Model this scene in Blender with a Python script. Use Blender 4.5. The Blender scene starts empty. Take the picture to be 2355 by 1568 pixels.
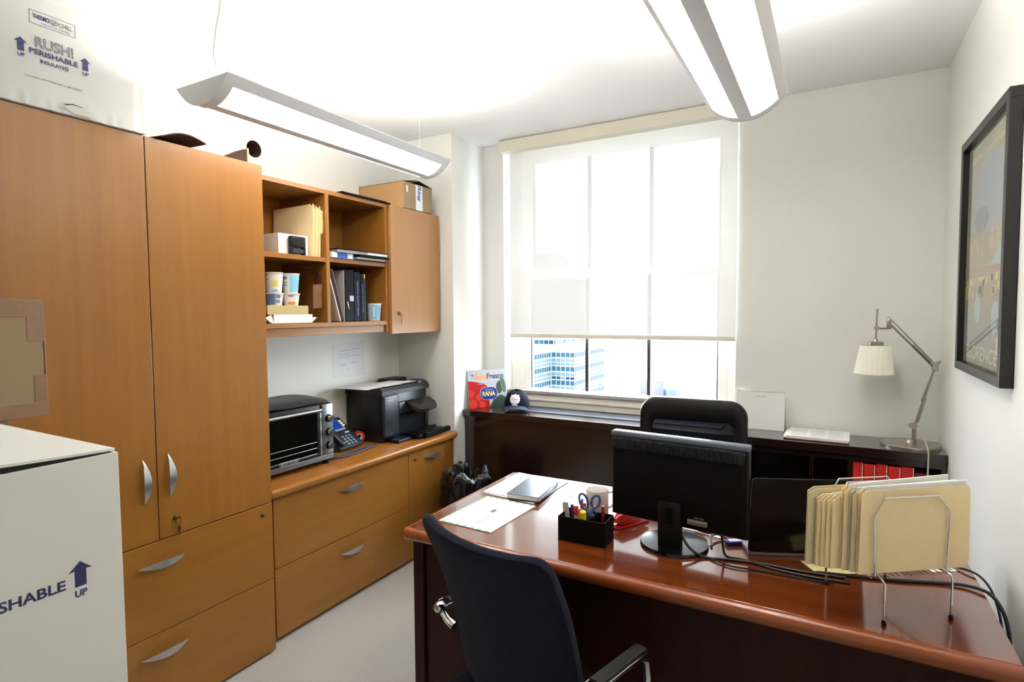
import bpy, bmesh, math, random
from mathutils import Vector, Matrix
random.seed(7)
SC = bpy.context.scene
COL = SC.collection
PI = math.pi

# ------------------------------------------------------------------ camera
def make_camera():
    yaw, pitch, roll = 0.5109, 0.0516, -0.0070
    F = Vector((-math.sin(yaw)*math.cos(pitch), math.cos(yaw)*math.cos(pitch), -math.sin(pitch)))
    r = Vector((math.cos(yaw), math.sin(yaw), 0)); u = r.cross(F)
    R = r*math.cos(roll) + u*math.sin(roll); U = -r*math.sin(roll) + u*math.cos(roll)
    cam = bpy.data.cameras.new('camera'); o = bpy.data.objects.new('camera', cam); COL.objects.link(o)
    m = Matrix((R, U, -F)).transposed().to_4x4(); m.translation = (0, 0, 1.5)
    o.matrix_world = m
    cam.sensor_fit = 'HORIZONTAL'; cam.sensor_width = 36; cam.lens = 1307.5/2355*36
    cam.clip_start = 0.05; cam.clip_end = 2000
    SC.camera = o
make_camera()

# ------------------------------------------------------------------ world, light, exposure
SKY_STRENGTH = 7.0
LAMP_UP = 14.0
LAMP_DOWN = 4.5
LAMP_COL = (1.0, 0.96, 0.89)
SC.view_settings.view_transform = 'Standard'
SC.view_settings.look = 'None'
SC.view_settings.gamma = 1.0
SC.view_settings.exposure = 1.74
SC.view_settings.use_curve_mapping = False
w = bpy.data.worlds.new('sky'); SC.world = w; w.use_nodes = True
w.node_tree.nodes['Background'].inputs[0].default_value = (0.80, 0.91, 1.0, 1)
w.node_tree.nodes['Background'].inputs[1].default_value = SKY_STRENGTH
SC.cycles.max_bounces = 5
SC.cycles.diffuse_bounces = 4
SC.cycles.transparent_max_bounces = 8
SC.cycles.glossy_bounces = 3
SC.cycles.transmission_bounces = 3
SC.cycles.use_adaptive_sampling = True
SC.cycles.adaptive_threshold = 0.03
SC.cycles.caustics_reflective = False
SC.cycles.caustics_refractive = False
SC.cycles.sample_clamp_indirect = 4.0
# daylight portal in the window opening (guides sky sampling only)
pl = bpy.data.lights.new('window_portal', 'AREA'); pl.shape = 'RECTANGLE'; pl.size = 1.5; pl.size_y = 1.7
pl.cycles.is_portal = True
po = bpy.data.objects.new('window_portal', pl); COL.objects.link(po)
po.location = (-1.235, 3.70, 1.76); po.rotation_euler = (math.radians(-90), 0, 0)

# ------------------------------------------------------------------ materials
def lin(c):
    f = lambda v: v/12.92 if v <= 0.04045 else ((v+0.055)/1.055)**2.4
    return tuple(f(v/255) for v in c) + (1,)
MATS = {}
def mat(name, c, rough=0.6, metal=0.0, var=0.0, vscale=20, bump=0.0, bscale=200, spec=0.5, coat=0.0, sheen=0.0):
    if name in MATS: return MATS[name]
    m = bpy.data.materials.new(name); m.use_nodes = True
    nt = m.node_tree; b = nt.nodes['Principled BSDF']
    b.inputs['Base Color'].default_value = lin(c); b.inputs['Roughness'].default_value = rough
    b.inputs['Metallic'].default_value = metal; b.inputs['Specular IOR Level'].default_value = spec
    b.inputs['Coat Weight'].default_value = coat; b.inputs['Coat Roughness'].default_value = 0.1
    b.inputs['Sheen Weight'].default_value = sheen
    if var or bump:
        tc = nt.nodes.new('ShaderNodeTexCoord')
    if var:
        n = nt.nodes.new('ShaderNodeTexNoise'); n.inputs['Scale'].default_value = vscale; n.inputs['Detail'].default_value = 4
        nt.links.new(tc.outputs['Object'], n.inputs['Vector'])
        mx = nt.nodes.new('ShaderNodeMix'); mx.data_type = 'RGBA'
        l = lin(c); mx.inputs[6].default_value = tuple(max(0, v*(1-var)) for v in l[:3])+(1,)
        mx.inputs[7].default_value = tuple(min(1, v*(1+var)) for v in l[:3])+(1,)
        nt.links.new(n.outputs['Fac'], mx.inputs[0]); nt.links.new(mx.outputs[2], b.inputs['Base Color'])
    if bump:
        n2 = nt.nodes.new('ShaderNodeTexNoise'); n2.inputs['Scale'].default_value = bscale; n2.inputs['Detail'].default_value = 3
        nt.links.new(tc.outputs['Object'], n2.inputs['Vector'])
        bp = nt.nodes.new('ShaderNodeBump'); bp.inputs['Strength'].default_value = bump; bp.inputs['Distance'].default_value = 0.002
        nt.links.new(n2.outputs['Fac'], bp.inputs['Height']); nt.links.new(bp.outputs['Normal'], b.inputs['Normal'])
    MATS[name] = m; return m
def wood(name, c1, c2, axis=2, rough=0.35, scale=9.0, coat=0.0, spec=0.5, cr=0.1):
    m = bpy.data.materials.new(name); m.use_nodes = True; nt = m.node_tree; b = nt.nodes['Principled BSDF']
    tc = nt.nodes.new('ShaderNodeTexCoord'); mp = nt.nodes.new('ShaderNodeMapping')
    s = [scale*3.0]*3; s[axis] = scale*0.10; mp.inputs['Scale'].default_value = s
    nt.links.new(tc.outputs['Object'], mp.inputs['Vector'])
    n = nt.nodes.new('ShaderNodeTexNoise'); n.inputs['Scale'].default_value = 1.0; n.inputs['Detail'].default_value = 6; n.inputs['Roughness'].default_value = 0.6
    n2 = nt.nodes.new('ShaderNodeTexNoise'); n2.inputs['Scale'].default_value = 9.0; n2.inputs['Detail'].default_value = 3
    nt.links.new(mp.outputs[0], n.inputs['Vector']); nt.links.new(mp.outputs[0], n2.inputs['Vector'])
    ad = nt.nodes.new('ShaderNodeMath'); ad.operation = 'MULTIPLY_ADD'; ad.inputs[1].default_value = 0.35
    nt.links.new(n2.outputs['Fac'], ad.inputs[0]); nt.links.new(n.outputs['Fac'], ad.inputs[2])
    r = nt.nodes.new('ShaderNodeValToRGB'); r.color_ramp.elements[0].position = 0.38; r.color_ramp.elements[1].position = 0.92
    r.color_ramp.elements[0].color = lin(c2); r.color_ramp.elements[1].color = lin(c1)
    nt.links.new(ad.outputs[0], r.inputs[0]); nt.links.new(r.outputs[0], b.inputs['Base Color'])
    b.inputs['Roughness'].default_value = rough; b.inputs['Coat Weight'].default_value = coat; b.inputs['Specular IOR Level'].default_value = spec
    b.inputs['Coat Roughness'].default_value = cr
    MATS[name] = m; return m
def emis(name, c, s):
    m = bpy.data.materials.new(name); m.use_nodes = True; b = m.node_tree.nodes['Principled BSDF']
    b.inputs['Base Color'].default_value = (0.8, 0.8, 0.8, 1)
    b.inputs['Emission Color'].default_value = tuple(c)+(1,); b.inputs['Emission Strength'].default_value = s
    MATS[name] = m; return m
def mixmat(name, color, trans, rough=0.05, translucent=0.0, tint=(1, 1, 1), ior=1.5):
    """see-through sheet: transparent + (diffuse/translucent or glossy)"""
    m = bpy.data.materials.new(name); m.use_nodes = True; nt = m.node_tree; nt.nodes.clear()
    out = nt.nodes.new('ShaderNodeOutputMaterial'); tr = nt.nodes.new('ShaderNodeBsdfTransparent'); tr.inputs[0].default_value = tuple(tint)+(1,)
    mx = nt.nodes.new('ShaderNodeMixShader'); mx.inputs[0].default_value = trans
    if translucent:
        d = nt.nodes.new('ShaderNodeBsdfDiffuse'); t = nt.nodes.new('ShaderNodeBsdfTranslucent')
        d.inputs[0].default_value = lin(color); t.inputs[0].default_value = lin(color)
        m2 = nt.nodes.new('ShaderNodeMixShader'); m2.inputs[0].default_value = translucent
        nt.links.new(d.outputs[0], m2.inputs[1]); nt.links.new(t.outputs[0], m2.inputs[2]); src = m2.outputs[0]
    else:
        g = nt.nodes.new('ShaderNodeBsdfGlossy'); g.inputs[0].default_value = lin(color); g.inputs[1].default_value = rough; src = g.outputs[0]
        fz = nt.nodes.new('ShaderNodeFresnel'); fz.inputs[0].default_value = ior
        iv = nt.nodes.new('ShaderNodeMath'); iv.operation = 'SUBTRACT'; iv.inputs[0].default_value = 1.0
        ge = nt.nodes.new('ShaderNodeNewGeometry'); bf = nt.nodes.new('ShaderNodeMath'); bf.operation = 'SUBTRACT'; bf.inputs[0].default_value = 1.0
        ml = nt.nodes.new('ShaderNodeMath'); ml.operation = 'MULTIPLY'
        nt.links.new(ge.outputs['Backfacing'], bf.inputs[1]); nt.links.new(bf.outputs[0], ml.inputs[0]); nt.links.new(fz.outputs[0], ml.inputs[1])
        nt.links.new(ml.outputs[0], iv.inputs[1]); nt.links.new(iv.outputs[0], mx.inputs[0])
    nt.links.new(src, mx.inputs[1]); nt.links.new(tr.outputs[0], mx.inputs[2]); nt.links.new(mx.outputs[0], out.inputs[0])
    MATS[name] = m; return m

WALL = mat('cream_paint', (236, 236, 230), 0.75, bump=0.05, bscale=120)
CEIL = mat('ceiling_paint', (245, 246, 247), 0.8, bump=0.04, bscale=90)
CARPET = mat('grey_carpet', (172, 168, 162), 0.95, var=0.22, vscale=160, bump=0.7, bscale=500)
TRIMW = mat('white_trim_paint', (240, 236, 224), 0.45)
MAPLE_V = wood('maple_vertical_grain', (150, 101, 40), (138, 89, 33), 2, 0.32)
MAPLE_H = wood('maple_horizontal_grain', (150, 101, 40), (138, 89, 33), 1, 0.32)
MAPLE_PALE = wood('maple_pale_door', (168, 123, 75), (158, 110, 63), 2, 0.35)
MAPLE_TOP = wood('maple_counter', (158, 104, 44), (141, 86, 32), 1, 0.28)
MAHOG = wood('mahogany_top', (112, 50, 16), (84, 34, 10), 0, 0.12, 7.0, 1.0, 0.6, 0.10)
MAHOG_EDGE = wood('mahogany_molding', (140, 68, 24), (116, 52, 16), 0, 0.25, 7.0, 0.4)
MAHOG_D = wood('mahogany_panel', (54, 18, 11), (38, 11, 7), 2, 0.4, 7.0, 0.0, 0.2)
ESPRESSO = wood('espresso_veneer', (38, 20, 17), (27, 14, 12), 0, 0.2, 6.0, 0.7, 0.5, 0.15)
BLACK = mat('black_plastic', (11, 11, 13), 0.42, spec=0.3)
BLACKG = mat('gloss_black_plastic', (7, 7, 9), 0.15)
BLACKM = mat('matt_black', (8, 8, 9), 0.7, spec=0.15)
GREYP = mat('dark_grey_plastic', (40, 42, 48), 0.45)
SILVER = mat('brushed_silver', (196, 196, 198), 0.32, 0.9)
CHROME = mat('chrome', (225, 225, 225), 0.08, 1.0)
NICKEL = mat('brushed_nickel', (176, 168, 156), 0.3, 0.95)
LAMPGREY = mat('lamp_grey_enamel', (226, 226, 228), 0.45)
PAPER = mat('white_paper', (240, 240, 238), 0.7)
PAPER2 = mat('offwhite_paper', (232, 229, 222), 0.75)
CARTONW = mat('white_carton', (236, 236, 230), 0.65, bump=0.12, bscale=40)
CARTON_DIM = mat('lamp_dimmed_white_carton', (212, 212, 207), 0.65, bump=0.12, bscale=40)  # same white carton, colour darkened to offset the lamp light on the top box
CARTONB = mat('kraft_carton', (178, 140, 92), 0.8, var=0.06, vscale=30)
CARTONG = mat('grey_brown_carton', (150, 128, 98), 0.8, var=0.06, vscale=30)
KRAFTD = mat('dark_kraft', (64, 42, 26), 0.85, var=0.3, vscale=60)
TAPE = mat('brown_packing_tape', (140, 108, 84), 0.25, var=0.1, vscale=60)
INK = mat('navy_ink', (48, 52, 104), 0.6)
INKD = mat('dark_ink', (70, 70, 74), 0.7)
MANILA = mat('manila_card', (252, 228, 178), 0.75, var=0.04, vscale=25)
MANILA2 = mat('pale_manila_card', (224, 208, 168), 0.75)
NAVYFAB = mat('navy_black_fabric', (24, 27, 42), 0.95, var=0.35, vscale=55, bump=0.5, bscale=900, sheen=0.05, spec=0.12)
BLACKFAB = mat('black_fabric', (10, 10, 11), 0.95, bump=0.4, bscale=700, sheen=0.2)
RED = mat('red_card', (206, 34, 28), 0.5)
WHITEP = mat('white_plastic', (226, 224, 218), 0.35)
GLASS = mixmat('window_glass', (255, 255, 255), 0.94, 0.02)
BLIND = mixmat('blind_fabric', (242, 243, 242), 0.045, translucent=0.020)
MESHM = mixmat('mesh_fabric', (20, 22, 30), 0.07, translucent=0.1)
DARKGLASS = mat('dark_oven_glass', (12, 11, 9), 0.08)

# ------------------------------------------------------------------ scene helpers
ROOT = {}
def tag(o, label=None, cat=None, group=None, kind=None):
    if label: o['label'] = label
    if cat: o['category'] = cat
    if group: o['group'] = group
    if kind: o['kind'] = kind
    return o
def thing(name, label, cat, loc, rz=0.0, group=None, local=False):
    o = bpy.data.objects.new(name, None); COL.objects.link(o); o.empty_display_size = 0.05
    o.location = loc; o.rotation_euler = (0, 0, rz); tag(o, label, cat, group)
    ROOT[o] = (Matrix.Translation(loc) @ Matrix.Rotation(rz, 4, 'Z'), local); return o
class B:
    def __init__(s): s.bm = bmesh.new()
    def box(s, x0, x1, y0, y1, z0, z1, bev=0.0, seg=2, M=None):
        g = bmesh.ops.create_cube(s.bm, size=1.0); vs = g['verts']
        m = Matrix.Translation(((x0+x1)/2, (y0+y1)/2, (z0+z1)/2)) @ Matrix.Diagonal((abs(x1-x0), abs(y1-y0), abs(z1-z0), 1))
        if M is not None: m = M @ m
        bmesh.ops.transform(s.bm, matrix=m, verts=vs)
        if bev:
            es = list({e for v in vs for e in v.link_edges})
            bmesh.ops.bevel(s.bm, geom=es, offset=bev, segments=seg, affect='EDGES', profile=0.5)
        return s
    def loft(s, rings, caps=True, closed=False):
        rs = [[s.bm.verts.new(p) for p in r] for r in rings]
        n = len(rs[0]); k = len(rs)
        for i in range(k if closed else k-1):
            a, b = rs[i], rs[(i+1) % k]
            for j in range(n):
                try: s.bm.faces.new((a[j], a[(j+1) % n], b[(j+1) % n], b[j]))
                except ValueError: pass
        if caps and not closed:
            try: s.bm.faces.new(rs[0][::-1]); s.bm.faces.new(rs[-1])
            except ValueError: pass
        return s
    def tube(s, pts, r, n=8, closed=False):
        pts = [Vector(p) for p in pts]; k = len(pts); rings = []; up = None
        for i, p in enumerate(pts):
            a = pts[(i-1) % k] if (closed or i > 0) else p; b = pts[(i+1) % k] if (closed or i < k-1) else p
            t = (b-a).normalized()
            if up is None:
                up = t.orthogonal().normalized()
            up = (up - t*up.dot(t)).normalized(); sd = t.cross(up)
            rr = r[i] if isinstance(r, (list, tuple)) else r
            rings.append([p + (up*math.cos(2*PI*j/n) + sd*math.sin(2*PI*j/n))*rr for j in range(n)])
        return s.loft(rings, True, closed)
    def lathe(s, prof, c=(0, 0, 0), n=24, M=None, a0=0.0, a1=2*PI):
        full = abs(a1-a0-2*PI) < 1e-6
        rings = []
        for j in range(n if full else n+1):
            a = a0+(a1-a0)*j/n
            rings.append([s.bm.verts.new((M or Matrix()) @ Vector((c[0]+r*math.cos(a), c[1]+r*math.sin(a), c[2]+z))) for r, z in prof])
        k = len(rings)
        for j in range(k if full else k-1):
            a, b = rings[j], rings[(j+1) % k]
            for i in range(len(prof)-1):
                try: s.bm.faces.new((a[i], b[i], b[i+1], a[i+1]))
                except ValueError: pass
        bmesh.ops.remove_doubles(s.bm, verts=list(s.bm.verts), dist=1e-6)
        return s
    def cyl(s, p, q, r, n=16, r2=None):
        return s.tube([p, q], [r, r if r2 is None else r2], n)
    def prism(s, poly, d, M=None, o=0.0):
        M = M or Matrix()
        a = [s.bm.verts.new(M @ Vector((x, y, o))) for x, y in poly]
        b = [s.bm.verts.new(M @ Vector((x, y, o+d))) for x, y in poly]
        n = len(poly)
        s.bm.faces.new(a[::-1]); s.bm.faces.new(b)
        for i in range(n): s.bm.faces.new((a[i], a[(i+1) % n], b[(i+1) % n], b[i]))
        return s
    def grid(s, f, nu, nv):
        vs = [[s.bm.verts.new(f(i/nu, j/nv)) for j in range(nv+1)] for i in range(nu+1)]
        for i in range(nu):
            for j in range(nv): s.bm.faces.new((vs[i][j], vs[i+1][j], vs[i+1][j+1], vs[i][j+1]))
        return s
    def shell(s, f, nu, nv, th, nrm):
        """closed slab: surface f(u,v) thickened along vector function nrm(u,v)"""
        A = [[s.bm.verts.new(Vector(f(i/nu, j/nv))) for j in range(nv+1)] for i in range(nu+1)]
        C = [[s.bm.verts.new(Vector(f(i/nu, j/nv)) + Vector(nrm(i/nu, j/nv))*th) for j in range(nv+1)] for i in range(nu+1)]
        for i in range(nu):
            for j in range(nv):
                s.bm.faces.new((A[i][j], A[i][j+1], A[i+1][j+1], A[i+1][j])); s.bm.faces.new((C[i][j], C[i+1][j], C[i+1][j+1], C[i][j+1]))
        for i in range(nu):
            s.bm.faces.new((A[i][0], A[i+1][0], C[i+1][0], C[i][0])); s.bm.faces.new((A[i+1][nv], A[i][nv], C[i][nv], C[i+1][nv]))
        for j in range(nv):
            s.bm.faces.new((A[0][j+1], A[0][j], C[0][j], C[0][j+1])); s.bm.faces.new((A[nu][j], A[nu][j+1], C[nu][j+1], C[nu][j]))
        return s
    def obj(s, name, m, parent=None, smooth=False, label=None, sub=0):
        bmesh.ops.recalc_face_normals(s.bm, faces=list(s.bm.faces))
        me = bpy.data.meshes.new(name); o = bpy.data.objects.new(name, me); COL.objects.link(o)
        if parent is not None:
            Mr, local = ROOT[parent]; ROOT[o] = (Mr, local); o.parent = parent
            if not local: bmesh.ops.transform(s.bm, matrix=Mr.inverted(), verts=list(s.bm.verts))
        else:
            xs = [v.co for v in s.bm.verts]
            c = Vector(((min(v.x for v in xs)+max(v.x for v in xs))/2, (min(v.y for v in xs)+max(v.y for v in xs))/2, min(v.z for v in xs)))
            bmesh.ops.translate(s.bm, verts=list(s.bm.verts), vec=-c); o.location = c
            ROOT[o] = (Matrix.Translation(c), False)
        s.bm.to_mesh(me); s.bm.free()
        me.materials.append(m)
        if smooth:
            for p in me.polygons: p.use_smooth = True
            me.set_sharp_from_angle(angle=math.radians(smooth if smooth is not True else 40))
        if sub:
            md = o.modifiers.new('subdivision', 'SUBSURF'); md.levels = sub; md.render_levels = sub
        if label: o['label'] = label
        return o
def frame(origin, xd, yd):
    x = Vector(xd).normalized(); y = Vector(yd).normalized(); z = x.cross(y)
    m = Matrix((x, y, z)).transposed().to_4x4(); m.translation = origin; return m
FACE_PX = lambda x, y, z: frame((x, y, z), (0, 1, 0), (0, 0, 1))       # faces +X
FACE_NX = lambda x, y, z: frame((x, y, z), (0, -1, 0), (0, 0, 1))      # faces -X
FACE_NY = lambda x, y, z: frame((x, y, z), (1, 0, 0), (0, 0, 1))       # faces -Y
FLAT = lambda x, y, z, a=0: frame((x, y, z), (math.cos(a), math.sin(a), 0), (-math.sin(a), math.cos(a), 0))
def text(s, M, m, parent, width=None, height=None, name='lettering', outline=0.0, shear=0.0, bold=0.0, align='CENTER', depth=0.0002):
    cu = bpy.data.curves.new('t', 'FONT'); cu.body = s; cu.size = 1.0; cu.align_x = 'LEFT'; cu.shear = shear; cu.offset = bold; cu.resolution_u = 3
    ob = bpy.data.objects.new('t', cu); COL.objects.link(ob)
    if outline: cu.fill_mode = 'NONE'; cu.bevel_depth = outline; cu.bevel_resolution = 0
    bpy.context.view_layer.update()
    dg = bpy.context.evaluated_depsgraph_get()
    me = bpy.data.meshes.new_from_object(ob.evaluated_get(dg))
    bpy.data.objects.remove(ob); bpy.data.curves.remove(cu)
    xs = [v.co.x for v in me.vertices]; ys = [v.co.y for v in me.vertices]
    x0, x1, y0, y1 = min(xs), max(xs), min(ys), max(ys)
    sx = width/(x1-x0) if width else None; sy = height/(y1-y0) if height else None
    sx = sx or sy; sy = sy or sx
    b = B(); b.bm.from_mesh(me); bpy.data.meshes.remove(me)
    off = {'CENTER': (x0+x1)/2, 'LEFT': x0, 'RIGHT': x1}[align]
    sz = (sx+sy)/2 if outline else 1
    bmesh.ops.transform(b.bm, matrix=M @ Matrix.Translation((0, 0, depth)) @ Matrix.Diagonal((sx, sy, sz, 1)) @ Matrix.Translation((-off, -(y0+y1)/2, 0)), verts=list(b.bm.verts))
    return b.obj(name, m, parent)
def scribble(M, width, height, words, m, parent, seed=1, name='fine_print'):
    """unreadable line of small print: short strokes grouped like words"""
    r = random.Random(seed); b = B(); x = -width/2; step = height*0.55
    gaps = sorted(r.sample(range(2, max(4, int(width/step)-2)), min(words-1, max(1, int(width/step)-5)))) if words > 1 else []
    i = 0
    while x < width/2:
        if i not in gaps:
            h = height*r.choice((0.62, 0.7, 1.0)); w_ = step*0.62
            b.prism([(x, -height/2), (x+w_, -height/2), (x+w_, -height/2+h), (x, -height/2+h)], 0.0002, M)
        x += step; i += 1
    return b.obj(name, m, parent)
def struct(o): o['kind'] = 'structure'; return o
def rrect(w, h, r, n=5, cx=0, cy=0):
    out = []
    for sx, sy, a0 in ((1, -1, -PI/2), (1, 1, 0), (-1, 1, PI/2), (-1, -1, PI)):
        for i in range(n+1):
            a = a0+PI/2*i/n; out.append((cx+sx*(w/2-r)+r*math.cos(a), cy+sy*(h/2-r)+r*math.sin(a)))
    return out
def copy_tree(o, loc=None, rz=None, label=None):
    c = o.copy(); COL.objects.link(c)
    if loc is not None: c.location = loc
    if rz is not None: c.rotation_euler = (0, 0, rz)
    if label: c['label'] = label
    for ch in list(o.children):
        d = ch.copy(); COL.objects.link(d); d.parent = c
        for g in list(ch.children):
            e = g.copy(); COL.objects.link(e); e.parent = d
    return c
ORD = ['first', 'second', 'third', 'fourth', 'fifth', 'sixth', 'seventh', 'eighth', 'ninth', 'tenth']

# ================================================================== SETTING
XL, XR, YW, ZC, YB = -2.63, 0.475, 3.46, 2.655, -0.9
struct(B().box(XL-0.1, XR+0.1, YB-0.1, YW+0.3, -0.05, 0).obj('floor', CARPET))
struct(B().box(XL-0.1, XR+0.1, YB-0.1, YW+0.3, ZC, ZC+0.1).obj('ceiling', CEIL))
# left wall with a round hole
bl = B()
hc = (1.965, 2.352); hr = 0.043; N = 24
ring = [(hc[0]+hr*math.cos(2*PI*i/N), hc[1]+hr*math.sin(2*PI*i/N)) for i in range(N)]
sq = []
for y, z in ring:
    dy, dz = y-hc[0], z-hc[1]; k = 0.08/max(abs(dy), abs(dz)); sq.append((hc[0]+dy*k, hc[1]+dz*k))
vr = [bl.bm.verts.new((XL, y, z)) for y, z in ring]; vq = [bl.bm.verts.new((XL, y, z)) for y, z in sq]
vd = [bl.bm.verts.new((XL-0.09, y, z)) for y, z in ring]
for i in range(N):
    j = (i+1) % N
    bl.bm.faces.new((vr[i], vr[j], vq[j], vq[i])); bl.bm.faces.new((vr[i], vd[i], vd[j], vr[j]))
wl = bl
y0, y1, z0, z1 = hc[0]-0.08, hc[0]+0.08, hc[1]-0.08, hc[1]+0.08
for (a, b_, c, d) in ((YB, y0, 0, ZC), (y1, YW, 0, ZC), (y0, y1, 0, z0), (y0, y1, z1, ZC)):
    wl.box(XL-0.1, XL, a, b_, c, d)
wlo = struct(wl.obj('wall_left', WALL))
B().lathe([(0.0, -0.089), (0.0422, -0.089), (0.0422, 0.0015), (0.0428, 0.0015), (0.0428, -0.0895), (0, -0.0895)], M=frame((XL, hc[0], hc[1]), (0, 1, 0), (0, 0, 1)), n=32).obj('hole_lining', mat('raw_brick_dark', (74, 50, 36), 0.9, var=0.4, vscale=90), wlo)
B().lathe([(0.045, 0), (0.075, 0), (0.075, 0.002), (0.045, 0.002), (0.045, 0)], M=frame((XL, hc[0], hc[1]), (0, 1, 0), (0, 0, 1)), n=32).obj('plaster_patch', TRIMW, wlo)
struct(B().box(XR, XR+0.1, YB, YW, 0, ZC).obj('wall_right', WALL))
struct(B().box(XL, XR, YB-0.1, YB, 0, ZC).obj('wall_back', WALL))
struct(B().box(XL, -2.16, 3.07, YW+0.25, 0, ZC).obj('wall_column', WALL))
struct(B().box(-2.16, -2.0, YW, 3.72, 0, ZC).box(-0.47, XR+0.1, YW, 3.72, 0, ZC).box(-2.0, -0.47, 3.52, 3.72, 0, 0.93)
       .box(-2.0, -0.47, YW, 3.72, 2.60, ZC).obj('wall_window', WALL))
struct(B().box(XR-0.012, XR, YB, 3.15, 0, 0.1, 0.003).obj('baseboard_right', TRIMW))
# window
fr = B().box(-2.0, -1.90, 3.56, 3.64, 0.93, 2.60, 0.003).box(-0.53, -0.47, 3.56, 3.64, 0.93, 2.60, 0.003).box(-1.90, -0.53, 3.56, 3.64, 2.55, 2.60, 0.003)
win = struct(fr.obj('window_1', TRIMW)); ROOT[win] = (Matrix.Translation(win.location), False)
B().box(-2.0, -0.47, 3.49, 3.60, 0.93, 0.952, 0.003).obj('sill', mat('grey_stone_sill', (176, 172, 170), 0.4), win)
B().box(-2.0, -0.47, 3.505, 3.52, 0.84, 0.93, 0.002).box(-2.0, -0.47, 3.495, 3.505, 0.885, 0.893).obj('apron', TRIMW, win)
SASH = TRIMW; MUNT = mat('dark_bronze', (44, 40, 40), 0.5)
def sash(name, z0, z1, yb):
    s = B().box(-1.90, -1.845, yb, yb+0.035, z0, z1, 0.003).box(-0.585, -0.53, yb, yb+0.035, z0, z1, 0.003)
    o = s.box(-1.845, -0.585, yb, yb+0.035, z0, z0+(0.05 if z0 > 1.5 else 0.015), 0.003).box(-1.845, -0.585, yb, yb+0.035, z1-0.045, z1, 0.003).obj(name, SASH, win)
    gz0, gz1 = z0+(0.05 if z0 > 1.5 else 0.015), z1-0.045
    B().box(-1.845, -1.838, yb+0.006, yb+0.03, gz0, gz1).box(-0.592, -0.585, yb+0.006, yb+0.03, gz0, gz1).obj('glazing_bead', MUNT, o)
    for x in (-1.425, -1.005): B().box(x-0.011, x+0.011, yb+0.004, yb+0.03, gz0, gz1, 0.002).obj('muntin', MUNT, o)
    for a, b_ in ((-1.838, -1.436), (-1.414, -1.016), (-0.994, -0.592)):
        B().box(a, b_, yb+0.015, yb+0.019, gz0, gz1).obj('pane', GLASS, o)
sash('upper_sash', 1.725, 2.575, 3.602)
sash('lower_sash', 0.945, 1.775, 3.565)
# roller blind
rb = thing('roller_blind', 'white translucent roller blind pulled two thirds down the window', 'blind', (-1.205, 3.43, 1.32))
B().box(-1.985, -0.474, 3.375, 3.452, 2.578, 2.652, 0.003).obj('valance', mat('cream_valance', (232, 226, 208), 0.5), rb)
B().grid(lambda u, v: (-1.945+u*(1.474), 3.452+0.0015*math.sin(u*9), 1.345+v*1.235), 24, 12).obj('fabric', BLIND, rb, smooth=True)
B().box(-1.947, -0.472, 3.446, 3.458, 1.322, 1.350, 0.005).obj('bottom_bar', mat('cream_bar', (236, 230, 214), 0.5), rb)
B().cyl((-1.962, 3.436, 2.578), (-1.962, 3.436, 0.97), 0.0025, 6).obj('pull_chain', WHITEP, rb)

# ================================================================== OUTSIDE
FACADE = mat('white_facade', (82, 90, 92), 0.7)
PB = mat('blue_window_glass', (26, 46, 56), 0.6, spec=0.05); PC = mat('pale_window_glass', (58, 70, 74), 0.6, spec=0.05); PDK = mat('dark_window_glass', (18, 30, 46), 0.6, spec=0.05)
tw = thing('office_tower', 'pale office tower with rows of blue windows outside on the left', 'building', (-58, 130, -60))
B().box(-78, -61.45, 119, 152, -60, -8.2).box(-61.45, -55.11, 130, 151.5, -60, -8.2).obj('lower_block', FACADE, tw)
B().box(-92, -66.43, 142, 165, -8.2, 11).obj('upper_block', FACADE, tw)
B().box(-92, -70.0, 146, 160, 11, 18).obj('top_block', FACADE, tw)
PM = {}
def pane(kind, M, sx, sz, m):
    if (kind, m.name) not in PM:
        me = bpy.data.meshes.new('pane'); b = bmesh.new(); bmesh.ops.create_cube(b, size=1.0); b.to_mesh(me); b.free(); me.materials.append(m); PM[(kind, m.name)] = me
    o = bpy.data.objects.new('pane', PM[(kind, m.name)]); COL.objects.link(o); o.parent = tw
    o.matrix_local = ROOT[tw][0].inverted() @ M @ Matrix.Diagonal((sx, 0.12, sz, 1))
for fl in range(4):
    zt = -8.75-3.52*fl
    rows = ((zt-0.65, 1.1, PB), (zt-2.0, 0.75, PC), (zt-2.95, 0.6, PDK if fl else PC))
    for ri, (zc, h, m) in enumerate(rows):
        for i in range(5):
            mm = m if ri != 2 or (i+fl) % 3 else PC
            pane('f', Matrix.Translation((-61.45+0.66+i*1.265, 130, zc)), 1.02, h, mm)
        if ri == 2 and fl > 2: continue
        for i in range(8): pane('s', Matrix.Translation((-61.45, 119.9+i*1.28, zc)) @ Matrix.Rotation(PI/2, 4, 'Z'), 0.92, h, m if ri == 0 else PC)
        for i in range(16): pane('s', Matrix.Translation((-55.11, 130.75+i*1.30, zc)) @ Matrix.Rotation(PI/2, 4, 'Z'), 0.72, h, m if (ri == 0 or (i*7+fl*3+ri) % 9 == 0) else PC)
for r in range(3):
    zc = -7.0+2.6*r
    for i in range(8): pane('f', Matrix.Translation((-67.2-i*1.5, 142, zc)), 1.25, 1.0, PDK if i < 2 else PB)
    for i in range(14): pane('s', Matrix.Translation((-66.43, 142.9+i*1.6, zc)) @ Matrix.Rotation(PI/2, 4, 'Z'), 0.7, 1.1, PC if (i+r) % 4 else PB)
rbld = thing('rooftop_building', 'low white roofed building with rooftop units outside right pane', 'building', (-9, 68, -60))
B().box(-20.6, 2, 56, 80, -60, -7.6).obj('wall', FACADE, rbld)
GREYB = mat('pale_grey_unit', (58, 58, 68), 0.6)
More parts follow.
